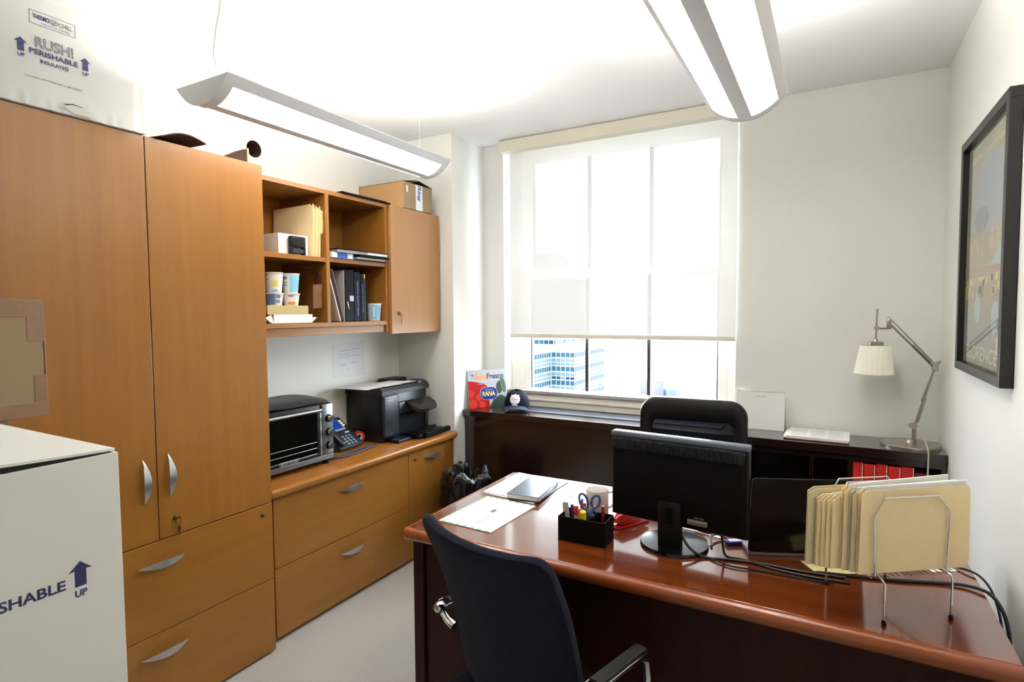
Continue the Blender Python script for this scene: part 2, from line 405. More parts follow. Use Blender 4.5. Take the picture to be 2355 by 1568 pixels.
B().box(-17.8, -16.9, 60, 61.5, -7.6, -6.05).obj('roof_unit', GREYB, rbld)
B().box(-16.25, -15.3, 60, 61.5, -7.6, -5.95).obj('roof_unit', GREYB, rbld)
B().box(-15.0, -13.9, 60, 61.5, -7.6, -6.8).obj('roof_unit', mat('blue_grey_unit', (50, 62, 70), 0.6), rbld)
B().cyl((-19.95, 60, -6.05), (-19.95, 60.6, -6.05), 0.2, 16).cyl((-19.95, 60.3, -7.6), (-19.95, 60.3, -6.05), 0.05).obj('roof_fan', GREYP, rbld)
rl = B().tube([(-17.9, 59.8, -6.0), (-11.8, 59.8, -6.0)], 0.03, 6)
for i in range(6): rl.tube([(-17.9+i*1.2, 59.8, -7.6), (-17.9+i*1.2, 59.8, -5.9)], 0.03, 6)
rl.obj('railing', GREYB, rbld)
struct(B().box(-400, 400, 20, 600, -61, -60).obj('ground', mat('street_grey', (190, 192, 194), 0.9)))
# ================================================================== CEILING LAMPS
UPM = emis('fluorescent_tube', LAMP_COL, LAMP_UP); DNM = emis('lit_diffuser', (1.0, 0.95, 0.88), LAMP_DOWN)
def pendant(label, loc, L=1.22):
    t = thing('pendant_light', label, 'ceiling lamp', loc, 0, 'suspended linear office lamps', local=True)
    W, S, th = 0.138, 0.076, 0.004
    def prof(u):                      # u in -1..1 across the curved underside
        return (W*u, -S*(1-abs(u)**2.2))
    def strip(u0, u1, y0, y1, n, off=0.0):
        def f(a, b_):
            u = u0+(u1-u0)*a; x, z = prof(u); return (x, y0+(y1-y0)*b_, z+off)
        return f
    nr = lambda a, b_: (0, 0, 1)
    h = B()
    for u0, u1, a, b_ in ((-1, -0.80, 0, L), (-0.17, 0.17, 0, L), (0.80, 1, 0, L), (-0.80, -0.17, 0, 0.035), (0.17, 0.80, 0, 0.035), (-0.80, -0.17, L-0.035, L), (0.17, 0.80, L-0.035, L)):
        h.shell(strip(u0, u1, a, b_, 6), 6, 1, th, nr)
    h.obj('housing', LAMPGREY, t, smooth=True)
    for u0, u1 in ((-0.80, -0.17), (0.17, 0.80)):
        B().shell(strip(u0, u1, 0.035, L-0.035, 8, 0.001), 10, 1, 0.002, nr).obj('diffuser', DNM, t, smooth=True)
    poly = [prof(-1+2*i/24) for i in range(25)]
    for y in (-0.004, L): B().prism([(x*1.02, z*1.03) for x, z in poly], 0.004, frame((0, y+0.004, 0), (1, 0, 0), (0, 0, 1))).obj('end_cap', LAMPGREY, t)
    for x in (-0.045, 0.045):
        B().cyl((x, 0.04, -0.044), (x, L-0.04, -0.044), 0.013, 12).obj('tube', UPM, t, smooth=True)
    for y in (0.07, L-0.07):
        B().cyl((0, y, -S+0.006), (0, y, ZC-loc[2]-0.012), 0.0012, 6).obj('wire', SILVER, t)
        B().lathe([(0, 0), (0.012, 0), (0.009, 0.012), (0.005, 0.02), (0.0, 0.02)], (0, y, 0.0), 12).obj('gripper', SILVER, t, smooth=True)
        B().lathe([(0, 0), (0.008, 0), (0.018, 0.012), (0, 0.012)], (0, y, ZC-loc[2]-0.012), 16).obj('ceiling_cup', WHITEP, t, smooth=True)
    return t
p1 = pendant('long grey curved ceiling lamp hanging above the maple cabinets', (-1.838, 1.185, 2.272))
zt = ZC-2.272
B().tube([(0.0, 0.07, 0.0), (-0.012, 0.065, 0.05), (-0.022, 0.06, 0.12), (-0.010, 0.066, 0.21), (0.006, 0.072, 0.28), (0.002, 0.075, zt-0.012)], 0.0045, 8).obj('power_cord', mat('grey_white_cord', (190, 188, 184), 0.5), p1, smooth=True)
p2 = pendant('long grey curved ceiling lamp hanging above the mahogany desk', (-0.286, 1.06, 2.272))

# ================================================================== TALL CABINET
def bow_handle(parent, M, L, out=0.03):
    """crescent pull; local x along the length, z outwards"""
    n = 14; rings = []
    for i in range(n+1):
        t = i/n; s = math.sin(PI*t); x = L*(t-0.5); z = 0.001+out*s**0.75; hw = 0.0012+0.0125*s; th = 0.0012+0.0022*s
        rings.append([M @ Vector((x, -hw, z-th)), M @ Vector((x, hw, z-th*0.5)), M @ Vector((x, hw, z+th)), M @ Vector((x, -hw, z+th*0.3))])
    B().loft(rings).obj('handle', SILVER, parent, smooth=True, label='silver crescent shaped pull')
def lock_key(parent, x, y, z, key=True):
    B().lathe([(0, 0), (0.0085, 0), (0.0085, 0.004), (0.006, 0.006), (0, 0.006)], M=frame((x, y, z), (0, 1, 0), (0, 0, 1)), n=16).obj('lock', mat('aged_bronze', (84, 62, 42), 0.4, 0.7), parent, smooth=True)
    if key:
        BR = mat('old_brass', (120, 84, 50), 0.4, 0.8)
        b = B().box(x+0.006, x+0.022, y-0.009, y+0.009, z-0.0015, z+0.0015).tube([(x+0.02, y+0.010*math.cos(a), z-0.012+0.012*math.sin(a)) for a in [2*PI*i/12 for i in range(12)]], 0.0014, 6, True)
        b.box(x+0.019, x+0.0205, y-0.006, y+0.008, z-0.052, z-0.030, 0.0005).box(x+0.019, x+0.0205, y-0.001, y+0.003, z-0.07, z-0.05).obj('key', BR, parent)
XF = -2.124
tc = thing('tall_cabinet', 'tall maple cabinet with two doors and two drawers', 'cabinet', (-2.375, 1.146, 0))
B().box(-2.625, XF-0.021, 0.668, 1.625, 0.0, 2.13, 0.001).obj('carcass', MAPLE_V, tc)
d1 = B().box(XF-0.02, XF, 0.670, 1.1445, 0.676, 2.128, 0.0015).obj('door', MAPLE_V, tc)
d2 = B().box(XF-0.02, XF, 1.1475, 1.623, 0.676, 2.128, 0.0015).obj('door', MAPLE_V, tc)
bow_handle(d1, frame((XF, 1.098, 0.900), (0, 0, 1), (0, -1, 0)), 0.160)
bow_handle(d2, frame((XF, 1.186, 0.905), (0, 0, 1), (0, -1, 0)), 0.160)
lock_key(d2, XF, 1.205, 0.742)
for i, (a, b_) in enumerate(((0.336, 0.672), (0.012, 0.333))):
    dr = B().box(XF-0.02, XF+0.001, 0.670, 1.624, a, b_, 0.0015).obj('drawer', MAPLE_H, tc)
    bow_handle(dr, frame((XF, 1.150, 0.594 if i == 0 else 0.261), (0, 1, 0), (0, 0, 1)), 0.170)
    if i == 0: lock_key(dr, XF, 1.575, 0.630, False)
# low lateral file + low cabinet + counter
XC = -2.165
lf = thing('lateral_file', 'low maple file cabinet with two wide drawers under the counter', 'cabinet', (-2.40, 2.13, 0))
B().box(-2.61, XC-0.021, 1.640, 2.598, 0.0, 0.674, 0.001).obj('carcass', MAPLE_V, lf)
for i, (a, b_) in enumerate(((0.345, 0.671), (0.022, 0.342))):
    dr = B().box(XC-0.02, XC, 1.662, 2.597, a, b_, 0.0015).obj('drawer', MAPLE_H, lf)
    bow_handle(dr, frame((XC, 2.134, 0.597 if i == 0 else 0.264), (0, 1, 0), (0, 0, 1)), 0.168)
lc = thing('low_cabinet', 'narrow low maple cabinet at the window end of the counter', 'cabinet', (-2.40, 2.83, 0))
B().box(-2.61, XC-0.021, 2.600, 3.060, 0.0, 0.674, 0.001).obj('carcass', MAPLE_V, lc)
dr = B().box(XC-0.02, XC, 2.602, 3.058, 0.022, 0.671, 0.0015).obj('door', MAPLE_V, lc)
bow_handle(dr, frame((XC, 2.828, 0.610), (0, 1, 0), (0, 0, 1)), 0.168)
lock_key(dr, XC, 2.66, 0.615, False)
ct = B(); ct.box(-2.628, -2.130, 1.630, 3.066, 0.675, 0.715, 0.014, 3)
tag(ct.obj('counter_top', MAPLE_TOP, smooth=True), 'long maple counter with rounded front edge holding toaster and printer', 'counter')
# ================================================================== HUTCH
XH = -2.275
hu = thing('wall_bookcase', 'open maple bookcase with four compartments hung on the wall', 'bookcase', (-2.45, 2.11, 1.385))
B().box(-2.628, XH, 1.645, 1.665, 1.385, 2.11, 0.001).obj('side_panel', MAPLE_V, hu)
B().box(-2.628, XH, 2.553, 2.575, 1.385, 2.11, 0.001).obj('side_panel', MAPLE_V, hu)
B().box(-2.628, XH, 1.645, 2.575, 2.11, 2.132, 0.001).obj('top', MAPLE_H, hu)
B().box(-2.628, XH, 1.665, 2.553, 1.428, 1.451, 0.001).obj('bottom', MAPLE_H, hu)
B().box(-2.620, XH, 2.106, 2.130, 1.451, 2.11, 0.001).obj('divider', MAPLE_V, hu)
B().box(-2.620, XH-0.003, 1.665, 2.106, 1.762, 1.785, 0.001).obj('shelf', MAPLE_H, hu)
B().box(-2.620, XH-0.003, 2.130, 2.553, 1.766, 1.789, 0.001).obj('shelf', MAPLE_H, hu)
B().box(-2.628, -2.618, 1.665, 2.553, 1.451, 2.11).obj('back_panel', MAPLE_H, hu)
B().box(-2.305, XH-0.012, 1.665, 2.553, 1.387, 1.427, 0.001).obj('rail', MAPLE_H, hu)
wc = thing('wall_cabinet', 'closed maple wall cabinet with key in the door', 'cabinet', (-2.45, 2.815, 1.37))
B().box(-2.628, -2.277, 2.577, 3.052, 1.385, 2.13, 0.001).obj('carcass', MAPLE_V, wc)
d3 = B().box(-2.275, -2.254, 2.578, 3.050, 1.374, 2.128, 0.0015).obj('door', MAPLE_PALE, wc)
lock_key(d3, -2.254, 2.640, 1.496)
# ================================================================== CREDENZA / RADIATOR COVER
cr = thing('credenza', 'long low dark brown credenza with metal grille under the window', 'credenza', (-0.84, 3.31, 0))
B().box(-2.158, XR-0.003, 3.160, 3.458, 0.800, 0.840, 0.002).box(-1.998, -0.472, 3.458, 3.500, 0.800, 0.838).obj('top', ESPRESSO, cr)
B().box(-2.158, -0.80, 3.185, 3.203, 0.06, 0.799, 0.001).obj('front_panel', ESPRESSO, cr)
B().box(-0.798, -0.40, 3.185, 3.203, 0.06, 0.799, 0.001).obj('front_panel', ESPRESSO, cr)
B().box(-0.40, XR-0.005, 3.178, 3.196, 0.768, 0.799, 0.001).obj('apron', ESPRESSO, cr)
for x in (-0.40, -0.080, 0.085, 0.452):
    B().box(x, x+0.018, 3.185, 3.440, 0.0, 0.768, 0.001).obj('divider', ESPRESSO, cr)
for a, b_ in ((-0.382, -0.080), (-0.062, 0.085), (0.103, 0.452)):
    for z in (0.06, 0.41): B().box(a, b_, 3.190, 3.440, z, z+0.018, 0.001).obj('shelf', ESPRESSO, cr)
B().box(-0.40, XR-0.005, 3.441, 3.455, 0.0, 0.799).obj('back_panel', ESPRESSO, cr)
B().box(-2.158, -0.40, 3.205, 3.225, 0.0, 0.06).obj('plinth', ESPRESSO, cr)
GR = mat('grille_aluminium', (150, 158, 168), 0.3, 0.8)
g = B().box(-1.80, -0.52, 3.295, 3.302, 0.840, 0.846).box(-1.80, -0.52, 3.438, 3.445, 0.840, 0.846).box(-1.80, -1.793, 3.302, 3.438, 0.840, 0.846).box(-0.527, -0.52, 3.302, 3.438, 0.840, 0.846)
for i in range(13): g.box(-1.793, -0.527, 3.307+i*0.0102, 3.311+i*0.0102, 0.8405, 0.845)
g.obj('grille', GR, cr)
B().box(-1.793, -0.527, 3.302, 3.438, 0.8402, 0.8408).obj('grille_shade_sheet', BLACKM, cr)  # black sheet standing in for the shade between the slats
# red binders on the credenza shelf
bx = [(0.108, 0.150), (0.153, 0.200), (0.203, 0.248), (0.251, 0.300), (0.302, 0.352), (0.355, 0.420)]
for i, (a, b_) in enumerate(bx):
    t = thing('red_binder', 'red binder, %s from the left on the credenza shelf' % ORD[i], 'binder', ((a+b_)/2, 3.3, 0.428), 0, 'red binders on the credenza shelf')
    z1 = 0.762 - 0.006*(i % 2) - (0.02 if i == 5 else 0)
    m = RED if i < 5 else mat('maroon_card', (110, 30, 44), 0.5)
    B().box(a, b_, 3.190, 3.43, 0.4285, z1, 0.003).obj('cover', m, t)
    B().box(a+0.003, b_-0.003, 3.1892, 3.190, 0.62, 0.665).obj('spine_label', mat('worn_pink_label', (214, 150, 140), 0.7), t)
    if i < 5: B().box(b_-0.0035, b_-0.0005, 3.1885, 3.191, 0.43, z1-0.003).obj('page_edge', PAPER2, t)
# ================================================================== THINGS ON THE CREDENZA
# sign board in the corner
P0 = Vector((-2.125, 3.195, 0.841)); P1 = Vector((-1.965, 3.435, 0.841)); SW = (P1-P0).length
xd = (P1-P0).normalized(); nrm = Vector((xd.y, -xd.x, 0)); yd = (Vector((0, 0, 1))*0.985 - nrm*0.12).normalized()
SB = frame(P0, xd, yd); SH = 0.262
sg = thing('sign_board', 'food poster board with red tomatoes and basil beside the cap', 'sign', tuple((P0+P1)/2))
WHB = mat('poster_white', (176, 176, 184), 0.3); TOM = mat('tomato_red', (172, 22, 20), 0.3); TOM2 = mat('tomato_bright', (206, 52, 36), 0.25); BAS = mat('basil_green', (46, 66, 50), 0.4); BAS2 = mat('basil_grey_green', (84, 102, 84), 0.4)
B().prism([(0, 0), (SW, 0), (SW, SH), (0, SH)], -0.006, SB).obj('board', WHB, sg)
def flat(poly, m, o, par, M, nm='print'): return B().prism(poly, 0.0002, M, o).obj(nm, m, par)
def ell(cx, cy, rx, ry, n=20, a=0.0): return [(cx+rx*math.cos(2*PI*i/n)*math.cos(a)-ry*math.sin(2*PI*i/n)*math.sin(a), cy+rx*math.cos(2*PI*i/n)*math.sin(a)+ry*math.sin(2*PI*i/n)*math.cos(a)) for i in range(n)]
s_ = SW/0.288
flat([(0, 0), (0.155*s_, 0), (0.150*s_, 0.06), (0.185*s_, 0.11), (0.12*s_, 0.165), (0.05*s_, 0.182), (0, 0.19)], TOM, 0.0003, sg, SB)
for cx, cy, rx in ((0.03, 0.03, 0.03), (0.10, 0.025, 0.025), (0.022, 0.10, 0.022), (0.075, 0.075, 0.022)): flat([(max(0, min(SW, x)), max(0, y)) for x, y in ell(cx*s_, cy, rx, rx)], TOM2, 0.0006, sg, SB)
flat([(0.15*s_, 0.0), (0.27*s_, 0.0), (0.285*s_, 0.06), (0.24*s_, 0.085), (0.19*s_, 0.06)], BAS, 0.0003, sg, SB)
for cx, cy, rx, ry, a in ((0.232, 0.135, 0.045, 0.024, 1.5), (0.262, 0.15, 0.055, 0.02, 1.75), (0.215, 0.05, 0.045, 0.022, -0.5), (0.205, 0.022, 0.045, 0.018, 0.1)):
    flat([(max(0.002, min(SW-0.001, x)), max(0.001, min(SH-0.001, y))) for x, y in ell(cx*s_, cy, rx, ry, 18, a)], BAS2 if a > 1.6 else BAS, 0.0005+0.0002*a*0.5, sg, SB)
SM = lambda x, y, o: SB @ Matrix.Translation((x, y, o))
text('*', SM(0.034*s_, 0.222, 0.0003), mat('teal_print', (24, 70, 66), 0.5), sg, width=0.024, height=0.024, bold=0.03)
text('Solo', SM(0.096*s_, 0.215, 0.0003), mat('orange_print', (242, 152, 62), 0.5), sg, width=0.092*s_, height=0.042, bold=0.03)
text('Fresco', SM(0.206*s_, 0.217, 0.0003), mat('slate_print', (56, 68, 76), 0.5), sg, width=0.128*s_, height=0.040, bold=0.03)
text('PROUDLY INTRODUCING', SM(0.130*s_, 0.165, 0.0009), WHB, sg, width=0.115*s_, height=0.009, shear=0.2)
BLUE = mat('badge_blue', (42, 56, 130), 0.3)
badge = [(0.15*s_+0.064*s_*(abs(math.cos(t))**0.45)*(1 if math.cos(t) > 0 else -1), 0.098+0.042*math.sin(t)*(1-0.25*abs(math.cos(t))**3)) for t in [2*PI*i/40 for i in range(40)]]
flat([(0.15*s_+(x-0.15*s_)*1.05, 0.098+(y-0.098)*1.07) for x, y in badge], WHB, 0.0009, sg, SB, 'badge_rim')
flat(badge, BLUE, 0.0011, sg, SB, 'badge')
text('RANA', SM(0.15*s_, 0.096, 0.0013), mat('badge_yellow', (250, 222, 96), 0.4), sg, width=0.096*s_, height=0.032, bold=0.02)
text('Giovanni', SM(0.152*s_, 0.124, 0.0013), mat('badge_gold', (196, 160, 90), 0.4), sg, width=0.06*s_, height=0.013, shear=0.4)
# cap
cp = thing('baseball_cap', 'dark navy baseball cap with white crest on the credenza', 'cap', (-1.835, 3.335, 0.8415), math.radians(20), local=True)
NAVY = mat('navy_cotton', (10, 14, 27), 0.85, bump=0.2, bscale=600, spec=0.15)
def dome(u, v):
    a = 2*PI*u; p = PI/2*v; k = 1.0-0.10*max(0, math.cos(a+PI/2))*math.sin(p)**2
    return (0.086*math.cos(a)*math.cos(p)**0.75*1.0, 0.098*math.sin(a)*math.cos(p)**0.75, 0.018+0.118*math.sin(p)*k)
B().grid(dome, 32, 10).obj('crown', NAVY, cp, smooth=60)
B().shell(lambda u, v: (0.088*math.sin((u-0.5)*PI*0.86), -0.080-0.012*math.cos((u-0.5)*PI*0.86)-v*(0.062*math.cos((u-0.5)*PI*0.80)), 0.036-0.022*(2*u-1)**2-0.012*v+0.002), 16, 5, 0.003, lambda u, v: (0, 0, 1)).obj('brim', mat('blue_cotton', (24, 40, 66), 0.8, spec=0.3), cp, smooth=60)
B().lathe([(0, 0.005), (0.005, 0.003), (0.006, 0)], (0, 0, 0.135), 10).obj('button', NAVY, cp)
def onc(x, z): # point on the crown front
    s = min(0.99, max(0.0, (z-0.018)/0.112)); c = math.sqrt(1-s*s)**0.75
    return -0.098*c*math.sqrt(max(0, 1-(x/(0.086*c))**2))-0.0028
crest = [(0.0, 0.030), (0.008, 0.026), (0.024, 0.024), (0.024, 0.016), (0.029, 0.012), (0.029, -0.010), (0.024, -0.014), (0.024, -0.020), (0.008, -0.023), (0, -0.027), (-0.008, -0.023), (-0.024, -0.020), (-0.024, -0.014), (-0.029, -0.010), (-0.029, 0.012), (-0.024, 0.016), (-0.024, 0.024), (-0.008, 0.026)]
b = B(); cz = 0.080; CS = 1.12
vc = b.bm.verts.new((0, onc(0, cz), cz)); prev = None
for k_ in (0.25, 0.5, 0.75, 1.0):
    vv = [b.bm.verts.new((x*k_*CS, onc(x*k_*CS, cz+y*k_*CS), cz+y*k_*CS)) for x, y in crest]
    for i in range(len(vv)):
        j = (i+1) % len(vv)
        if prev is None: b.bm.faces.new((vc, vv[i], vv[j]))
        else: b.bm.faces.new((prev[i], vv[i], vv[j], prev[j]))
    prev = vv
b.obj('crest', PAPER, cp)
for txt_, w_, h_, z_ in (('GOTHAM', 0.046, 0.010, cz), ):
    o = text(txt_, frame((0, 0, z_), (1, 0, 0), (0, 0, 1)), INKD, cp, width=w_, height=h_)
    for v_ in o.data.vertices: v_.co.y = onc(v_.co.x, v_.co.z)-0.0012
B().box(-0.019, 0.019, -0.0015, 0.001, 0, 0.008, M=frame((0, onc(0.012, 0.046)-0.001, 0.042), (1, 0, 0), (0, 1, 0))).obj('crest_bar', PAPER, cp)
# calendar
ca = thing('desk_calendar', 'white spiral bound easel calendar behind the mesh chair', 'calendar', (-0.335, 3.40, 0.8405))
CM = frame((-0.455, 3.385, 0.8405), (1, 0, 0.0), (0, 0.13, 1)); CM2 = frame((-0.455, 3.445, 0.8405), (1, 0, 0), (0, -0.13, 1))
B().prism([(0, 0), (0.246, 0), (0.246, 0.205), (0, 0.205)], 0.003, CM).obj('page', PAPER, ca)
B().prism([(0, 0), (0.246, 0), (0.246, 0.205), (0, 0.205)], -0.002, CM2).obj('back_board', PAPER2, ca)
tp = CM @ Vector((0, 0.203, 0)); sp = B()
for i in range(26):
    x = -0.451+i*0.0095; sp.tube([(x, tp.y+0.0075+0.006*math.cos(a), tp.z+0.001+0.006*math.sin(a)) for a in [2*PI*k/8 for k in range(8)]], 0.0009, 5, True)
sp.obj('spiral', mat('brown_wire', (92, 62, 60), 0.4, 0.5), ca)
B().box(-0.455, -0.209, 3.3835, 3.3845, 0.8405, 0.8425).obj('red_hem', mat('red_hem', (190, 80, 70), 0.6), ca)
scribble(CM @ Matrix.Translation((0.125, 0.182, 0.003)), 0.05, 0.005, 2, mat('pale_ink', (176, 172, 166), 0.7), ca, 9)
# pile of papers
def sheet_stack(name, label, cat, z, x0, x1, y0, y1, th, m, rz=0.0, lines=0, group=None):
    t = thing(name, label, cat, ((x0+x1)/2, (y0+y1)/2, z), rz, group, local=True)
    hx, hy = (x1-x0)/2, (y1-y0)/2
    B().box(-hx, hx, -hy, hy, 0, th, min(0.001, th*0.3), 1).obj('pages', m, t)
    if lines:
        for c in range(3):
            b = B()
            for i in range(lines): b.box(-hx+0.02+c*(2*hx-0.03)/3, -hx+0.02+(c+0.86)*(2*hx-0.03)/3*0.98, -hy+0.02+i*(2*hy-0.04)/lines, -hy+0.0225+i*(2*hy-0.04)/lines, th, th+0.0002)
            b.obj('print', mat('grey_print', (186, 184, 180), 0.8), t)
    return t
sheet_stack('magazine', 'thin dark edged magazine at the bottom of the pile on the credenza', 'magazine', 0.8405, -0.185, 0.085, 3.195, 3.40, 0.004, mat('maroon_edge', (120, 60, 60), 0.5), 0.01)
sheet_stack('magazine', 'white magazine in the middle of the pile beside the calendar', 'magazine', 0.8447, -0.20, 0.09, 3.20, 3.41, 0.008, PAPER2, -0.02)
sheet_stack('printed_papers', 'printed white papers on top of the pile beside the calendar', 'papers', 0.8530, -0.185, 0.095, 3.20, 3.43, 0.006, PAPER, -0.03, 14)
# task lamp
tl = thing('task_lamp', 'nickel swing arm desk lamp with cream pleated shade in the corner', 'lamp', (0.345, 3.305, 0.8405))
B().lathe([(0, 0), (0.122, 0), (0.122, 0.010), (0.118, 0.014), (0.02, 0.016), (0.015, 0.03), (0, 0.03)], (0.345, 3.305, 0.8405), 48).obj('base', NICKEL, tl, smooth=True)
YA = 3.305
b = B().cyl((0.360, YA, 0.855), (0.360, YA, 0.930), 0.009, 12).cyl((0.357, YA-0.014, 0.938), (0.357, YA+0.014, 0.938), 0.014, 12).cyl((0.345, YA-0.02, 0.940), (0.345, YA+0.01, 0.940), 0.010, 10)
b.obj('stem', NICKEL, tl, smooth=True)
b = B()
for dy in (-0.007, 0.007): b.cyl((0.357+0.004, YA+dy, 0.938), (0.433, YA+dy, 1.222), 0.0042, 8)
b.cyl((0.372, YA, 0.955), (0.400, YA, 1.075), 0.0055, 8).cyl((0.385, YA, 1.06), (0.425, YA, 1.20), 0.0025, 6).cyl((0.392, YA, 1.074), (0.402, YA, 1.074), 0.007, 8)
b.obj('lower_arm', NICKEL, tl, smooth=True)
B().cyl((0.435, YA-0.015, 1.222), (0.435, YA+0.015, 1.222), 0.013, 12).box(0.424, 0.447, YA-0.009, YA+0.009, 1.205, 1.250, 0.004).cyl((0.445, YA, 1.24), (0.452, YA, 1.256), 0.006, 8).obj('elbow', NICKEL, tl, smooth=True)
b = B()
for dz in (0.0, 0.016): b.cyl((0.428+dz*0.3, YA, 1.226+dz), (0.250+dz*0.5, YA, 1.430+dz), 0.0048 if dz == 0 else 0.003, 8)
b.cyl((0.418, YA-0.006, 1.248), (0.345, YA-0.006, 1.328), 0.006, 8)
b.obj('upper_arm', NICKEL, tl, smooth=True)
B().box(0.237, 0.259, YA-0.008, YA+0.008, 1.402, 1.455, 0.004).cyl((0.242, YA, 1.44), (0.246, YA, 1.462), 0.006, 8).cyl((0.248, YA, 1.407), (0.198, YA, 1.407), 0.0065, 10).cyl((0.198, YA-0.012, 1.407), (0.198, YA+0.012, 1.407), 0.012, 12).obj('head_joint', NICKEL, tl, smooth=True)
B().cyl((0.199, YA, 1.502), (0.195, YA, 1.345), 0.0042, 8).lathe([(0, 0), (0.034, 0), (0.034, 0.016), (0.012, 0.020), (0.008, 0.03), (0, 0.03)], (0.195, YA, 1.322), 20).obj('rod', NICKEL, tl, smooth=True)
def pleat(prof_r0, prof_r1, z0, z1, n=60):
    b = B(); lo = []; hi = []
    for i in range(n*2):
        a = PI*i/n; k = 1.0+(0.012 if i % 2 else -0.012)
        lo.append(b.bm.verts.new((0.190+prof_r0*k*math.cos(a), YA+prof_r0*k*math.sin(a), z0))); hi.append(b.bm.verts.new((0.196+prof_r1*k*math.cos(a), YA+prof_r1*k*math.sin(a), z1)))
    for i in range(n*2): b.bm.faces.new((lo[i], lo[(i+1) % (n*2)], hi[(i+1) % (n*2)], hi[i]))
    return b
sh = pleat(0.085, 0.066, 1.183, 1.322).obj('shade', mat('cream_pleated_fabric', (253, 250, 234), 0.8), tl)
md = sh.modifiers.new('thickness', 'SOLIDIFY'); md.thickness = 0.0015
CORD = mat('pale_cord', (190, 184, 164), 0.5)
B().tube([(0.363, YA, 0.955), (0.378, YA-0.01, 0.93), (0.392, YA-0.03, 0.895), (0.402, YA-0.07, 0.868), (0.401, YA-0.12, 0.857), (0.400, YA-0.148, 0.850), (0.400, YA-0.152, 0.82), (0.399, YA-0.150, 0.60), (0.40, YA-0.14, 0.35)], 0.0035, 8).obj('cord', CORD, tl, smooth=True)

# ================================================================== RIGHT WALL PICTURE
pf = thing('framed_poster', 'black framed city travel poster hanging on the right wall', 'picture', (0.46, 2.52, 1.26))
fx0, fx1, fy0, fy1, fz0, fz1, fw = 0.440, 0.4735, 2.175, 2.870, 1.262, 2.142, 0.032
FRM = mat('black_frame', (17, 15, 16), 0.35)
for nm, a in (('frame_rail', (fy0, fy1, fz1-fw, fz1)), ('frame_rail', (fy0, fy1, fz0, fz0+fw)), ('frame_stile', (fy0, fy0+fw, fz0+fw, fz1-fw)), ('frame_stile', (fy1-fw, fy1, fz0+fw, fz1-fw))):
    B().box(fx0, fx1, a[0], a[1], a[2], a[3], 0.0015).obj(nm, FRM, pf)
PM_ = FACE_NX(0.462, fy1-fw, fz0+fw); PW, PH = fy1-fy0-2*fw, fz1-fz0-2*fw
def pc(c, n): return mat('poster_'+n, c, 0.7)
pr = B().prism([(0, 0), (PW, 0), (PW, PH), (0, PH)], 0.0004, PM_).obj('print', pc((150, 146, 124), 'field'), pf)
k = PH/0.816
flat([(0.05, 0.36*k), (PW-0.03, 0.36*k), (PW-0.03, 0.55*k), (PW*0.86, 0.70*k), (PW*0.62, 0.735*k), (PW*0.38, 0.73*k), (0.13, 0.64*k), (0.05, 0.50*k)], pc((138, 150, 162), 'sky'), 0.0005, pr, PM_)
flat(ell(PW*0.38, 0.52*k, 0.11, 0.045), pc((112, 116, 128), 'hill'), 0.0007, pr, PM_)
flat([(0, 0.36*k), (PW, 0.36*k), (PW, 0.50*k), (PW*0.8, 0.49*k), (PW*0.7, 0.46*k), (PW*0.4, 0.47*k), (0, 0.50*k)], pc((150, 138, 108), 'town'), 0.0008, pr, PM_)
for i in range(26):
    x = random.uniform(0.01, PW-0.03); z = random.uniform(0.38, 0.46)*k
    flat([(x, z), (x+0.012, z), (x+0.012, z+random.uniform(0.02, 0.045)), (x, z+0.03)], pc((186, 166, 118), 'house'), 0.0010, pr, PM_)
flat([(PW*0.62, 0.345*k), (PW, 0.345*k), (PW, 0.43*k), (PW*0.8, 0.41*k)], pc((150, 168, 176), 'far_water'), 0.0012, pr, PM_)
flat([(0, 0.335*k), (PW, 0.32*k), (PW, 0.345*k), (0, 0.36*k)], pc((150, 120, 100), 'parapet'), 0.0014, pr, PM_)
flat([(0, 0), (PW, 0), (PW, 0.24*k), (0, 0.24*k)], pc((132, 132, 122), 'river'), 0.0005, pr, PM_)
flat([(0, 0.20*k), (0.10, 0.22*k), (PW*0.5, 0.17*k), (PW, 0.18*k), (PW, 0.325*k), (0, 0.335*k)], pc((140, 124, 96), 'bridge'), 0.0008, pr, PM_)
for i in range(34):
    x = random.uniform(0.0, PW-0.05); z = random.uniform(0.235, 0.30)*k; w_ = random.uniform(0.02, 0.05)
    flat([(x, z), (x+w_, z), (x+w_, z+0.025), (x, z+0.025)], pc(random.choice([(212, 190, 128), (196, 168, 108), (178, 160, 120)]), 'stall%d' % random.randrange(3)), 0.0011, pr, PM_)
flat(ell(PW*0.36, 0.205*k, 0.045, 0.05), pc((158, 172, 178), 'arch'), 0.0014, pr, PM_)
flat(ell(PW*0.76, 0.175*k, 0.050, 0.055), pc((158, 172, 178), 'arch'), 0.0014, pr, PM_)
flat([(PW*0.80, 0.055*k), (PW*0.86, 0.055*k), (PW*0.86, 0.115*k), (PW*0.80, 0.115*k)], pc((210, 190, 150), 'post'), 0.0012, pr, PM_)
flat([(PW*0.94, 0.055*k), (PW*0.99, 0.055*k), (PW*0.99, 0.105*k), (PW*0.94, 0.105*k)], pc((210, 190, 150), 'post'), 0.0012, pr, PM_)
flat([(0, 0), (PW, 0), (PW, 0.055*k), (0, 0.055*k)], pc((120, 112, 90), 'foot'), 0.0010, pr, PM_)
text('FLORENCE', PM_ @ Matrix.Translation((PW*0.47, 0.046*k, 0.0014)), pc((214, 206, 176), 'type'), pr, width=PW*0.72, height=0.05)
scribble(PM_ @ Matrix.Translation((PW*0.52, 0.755*k, 0.0010)), PW*0.85, 0.022, 5, pc((200, 190, 150), 'type2'), pr, 13)
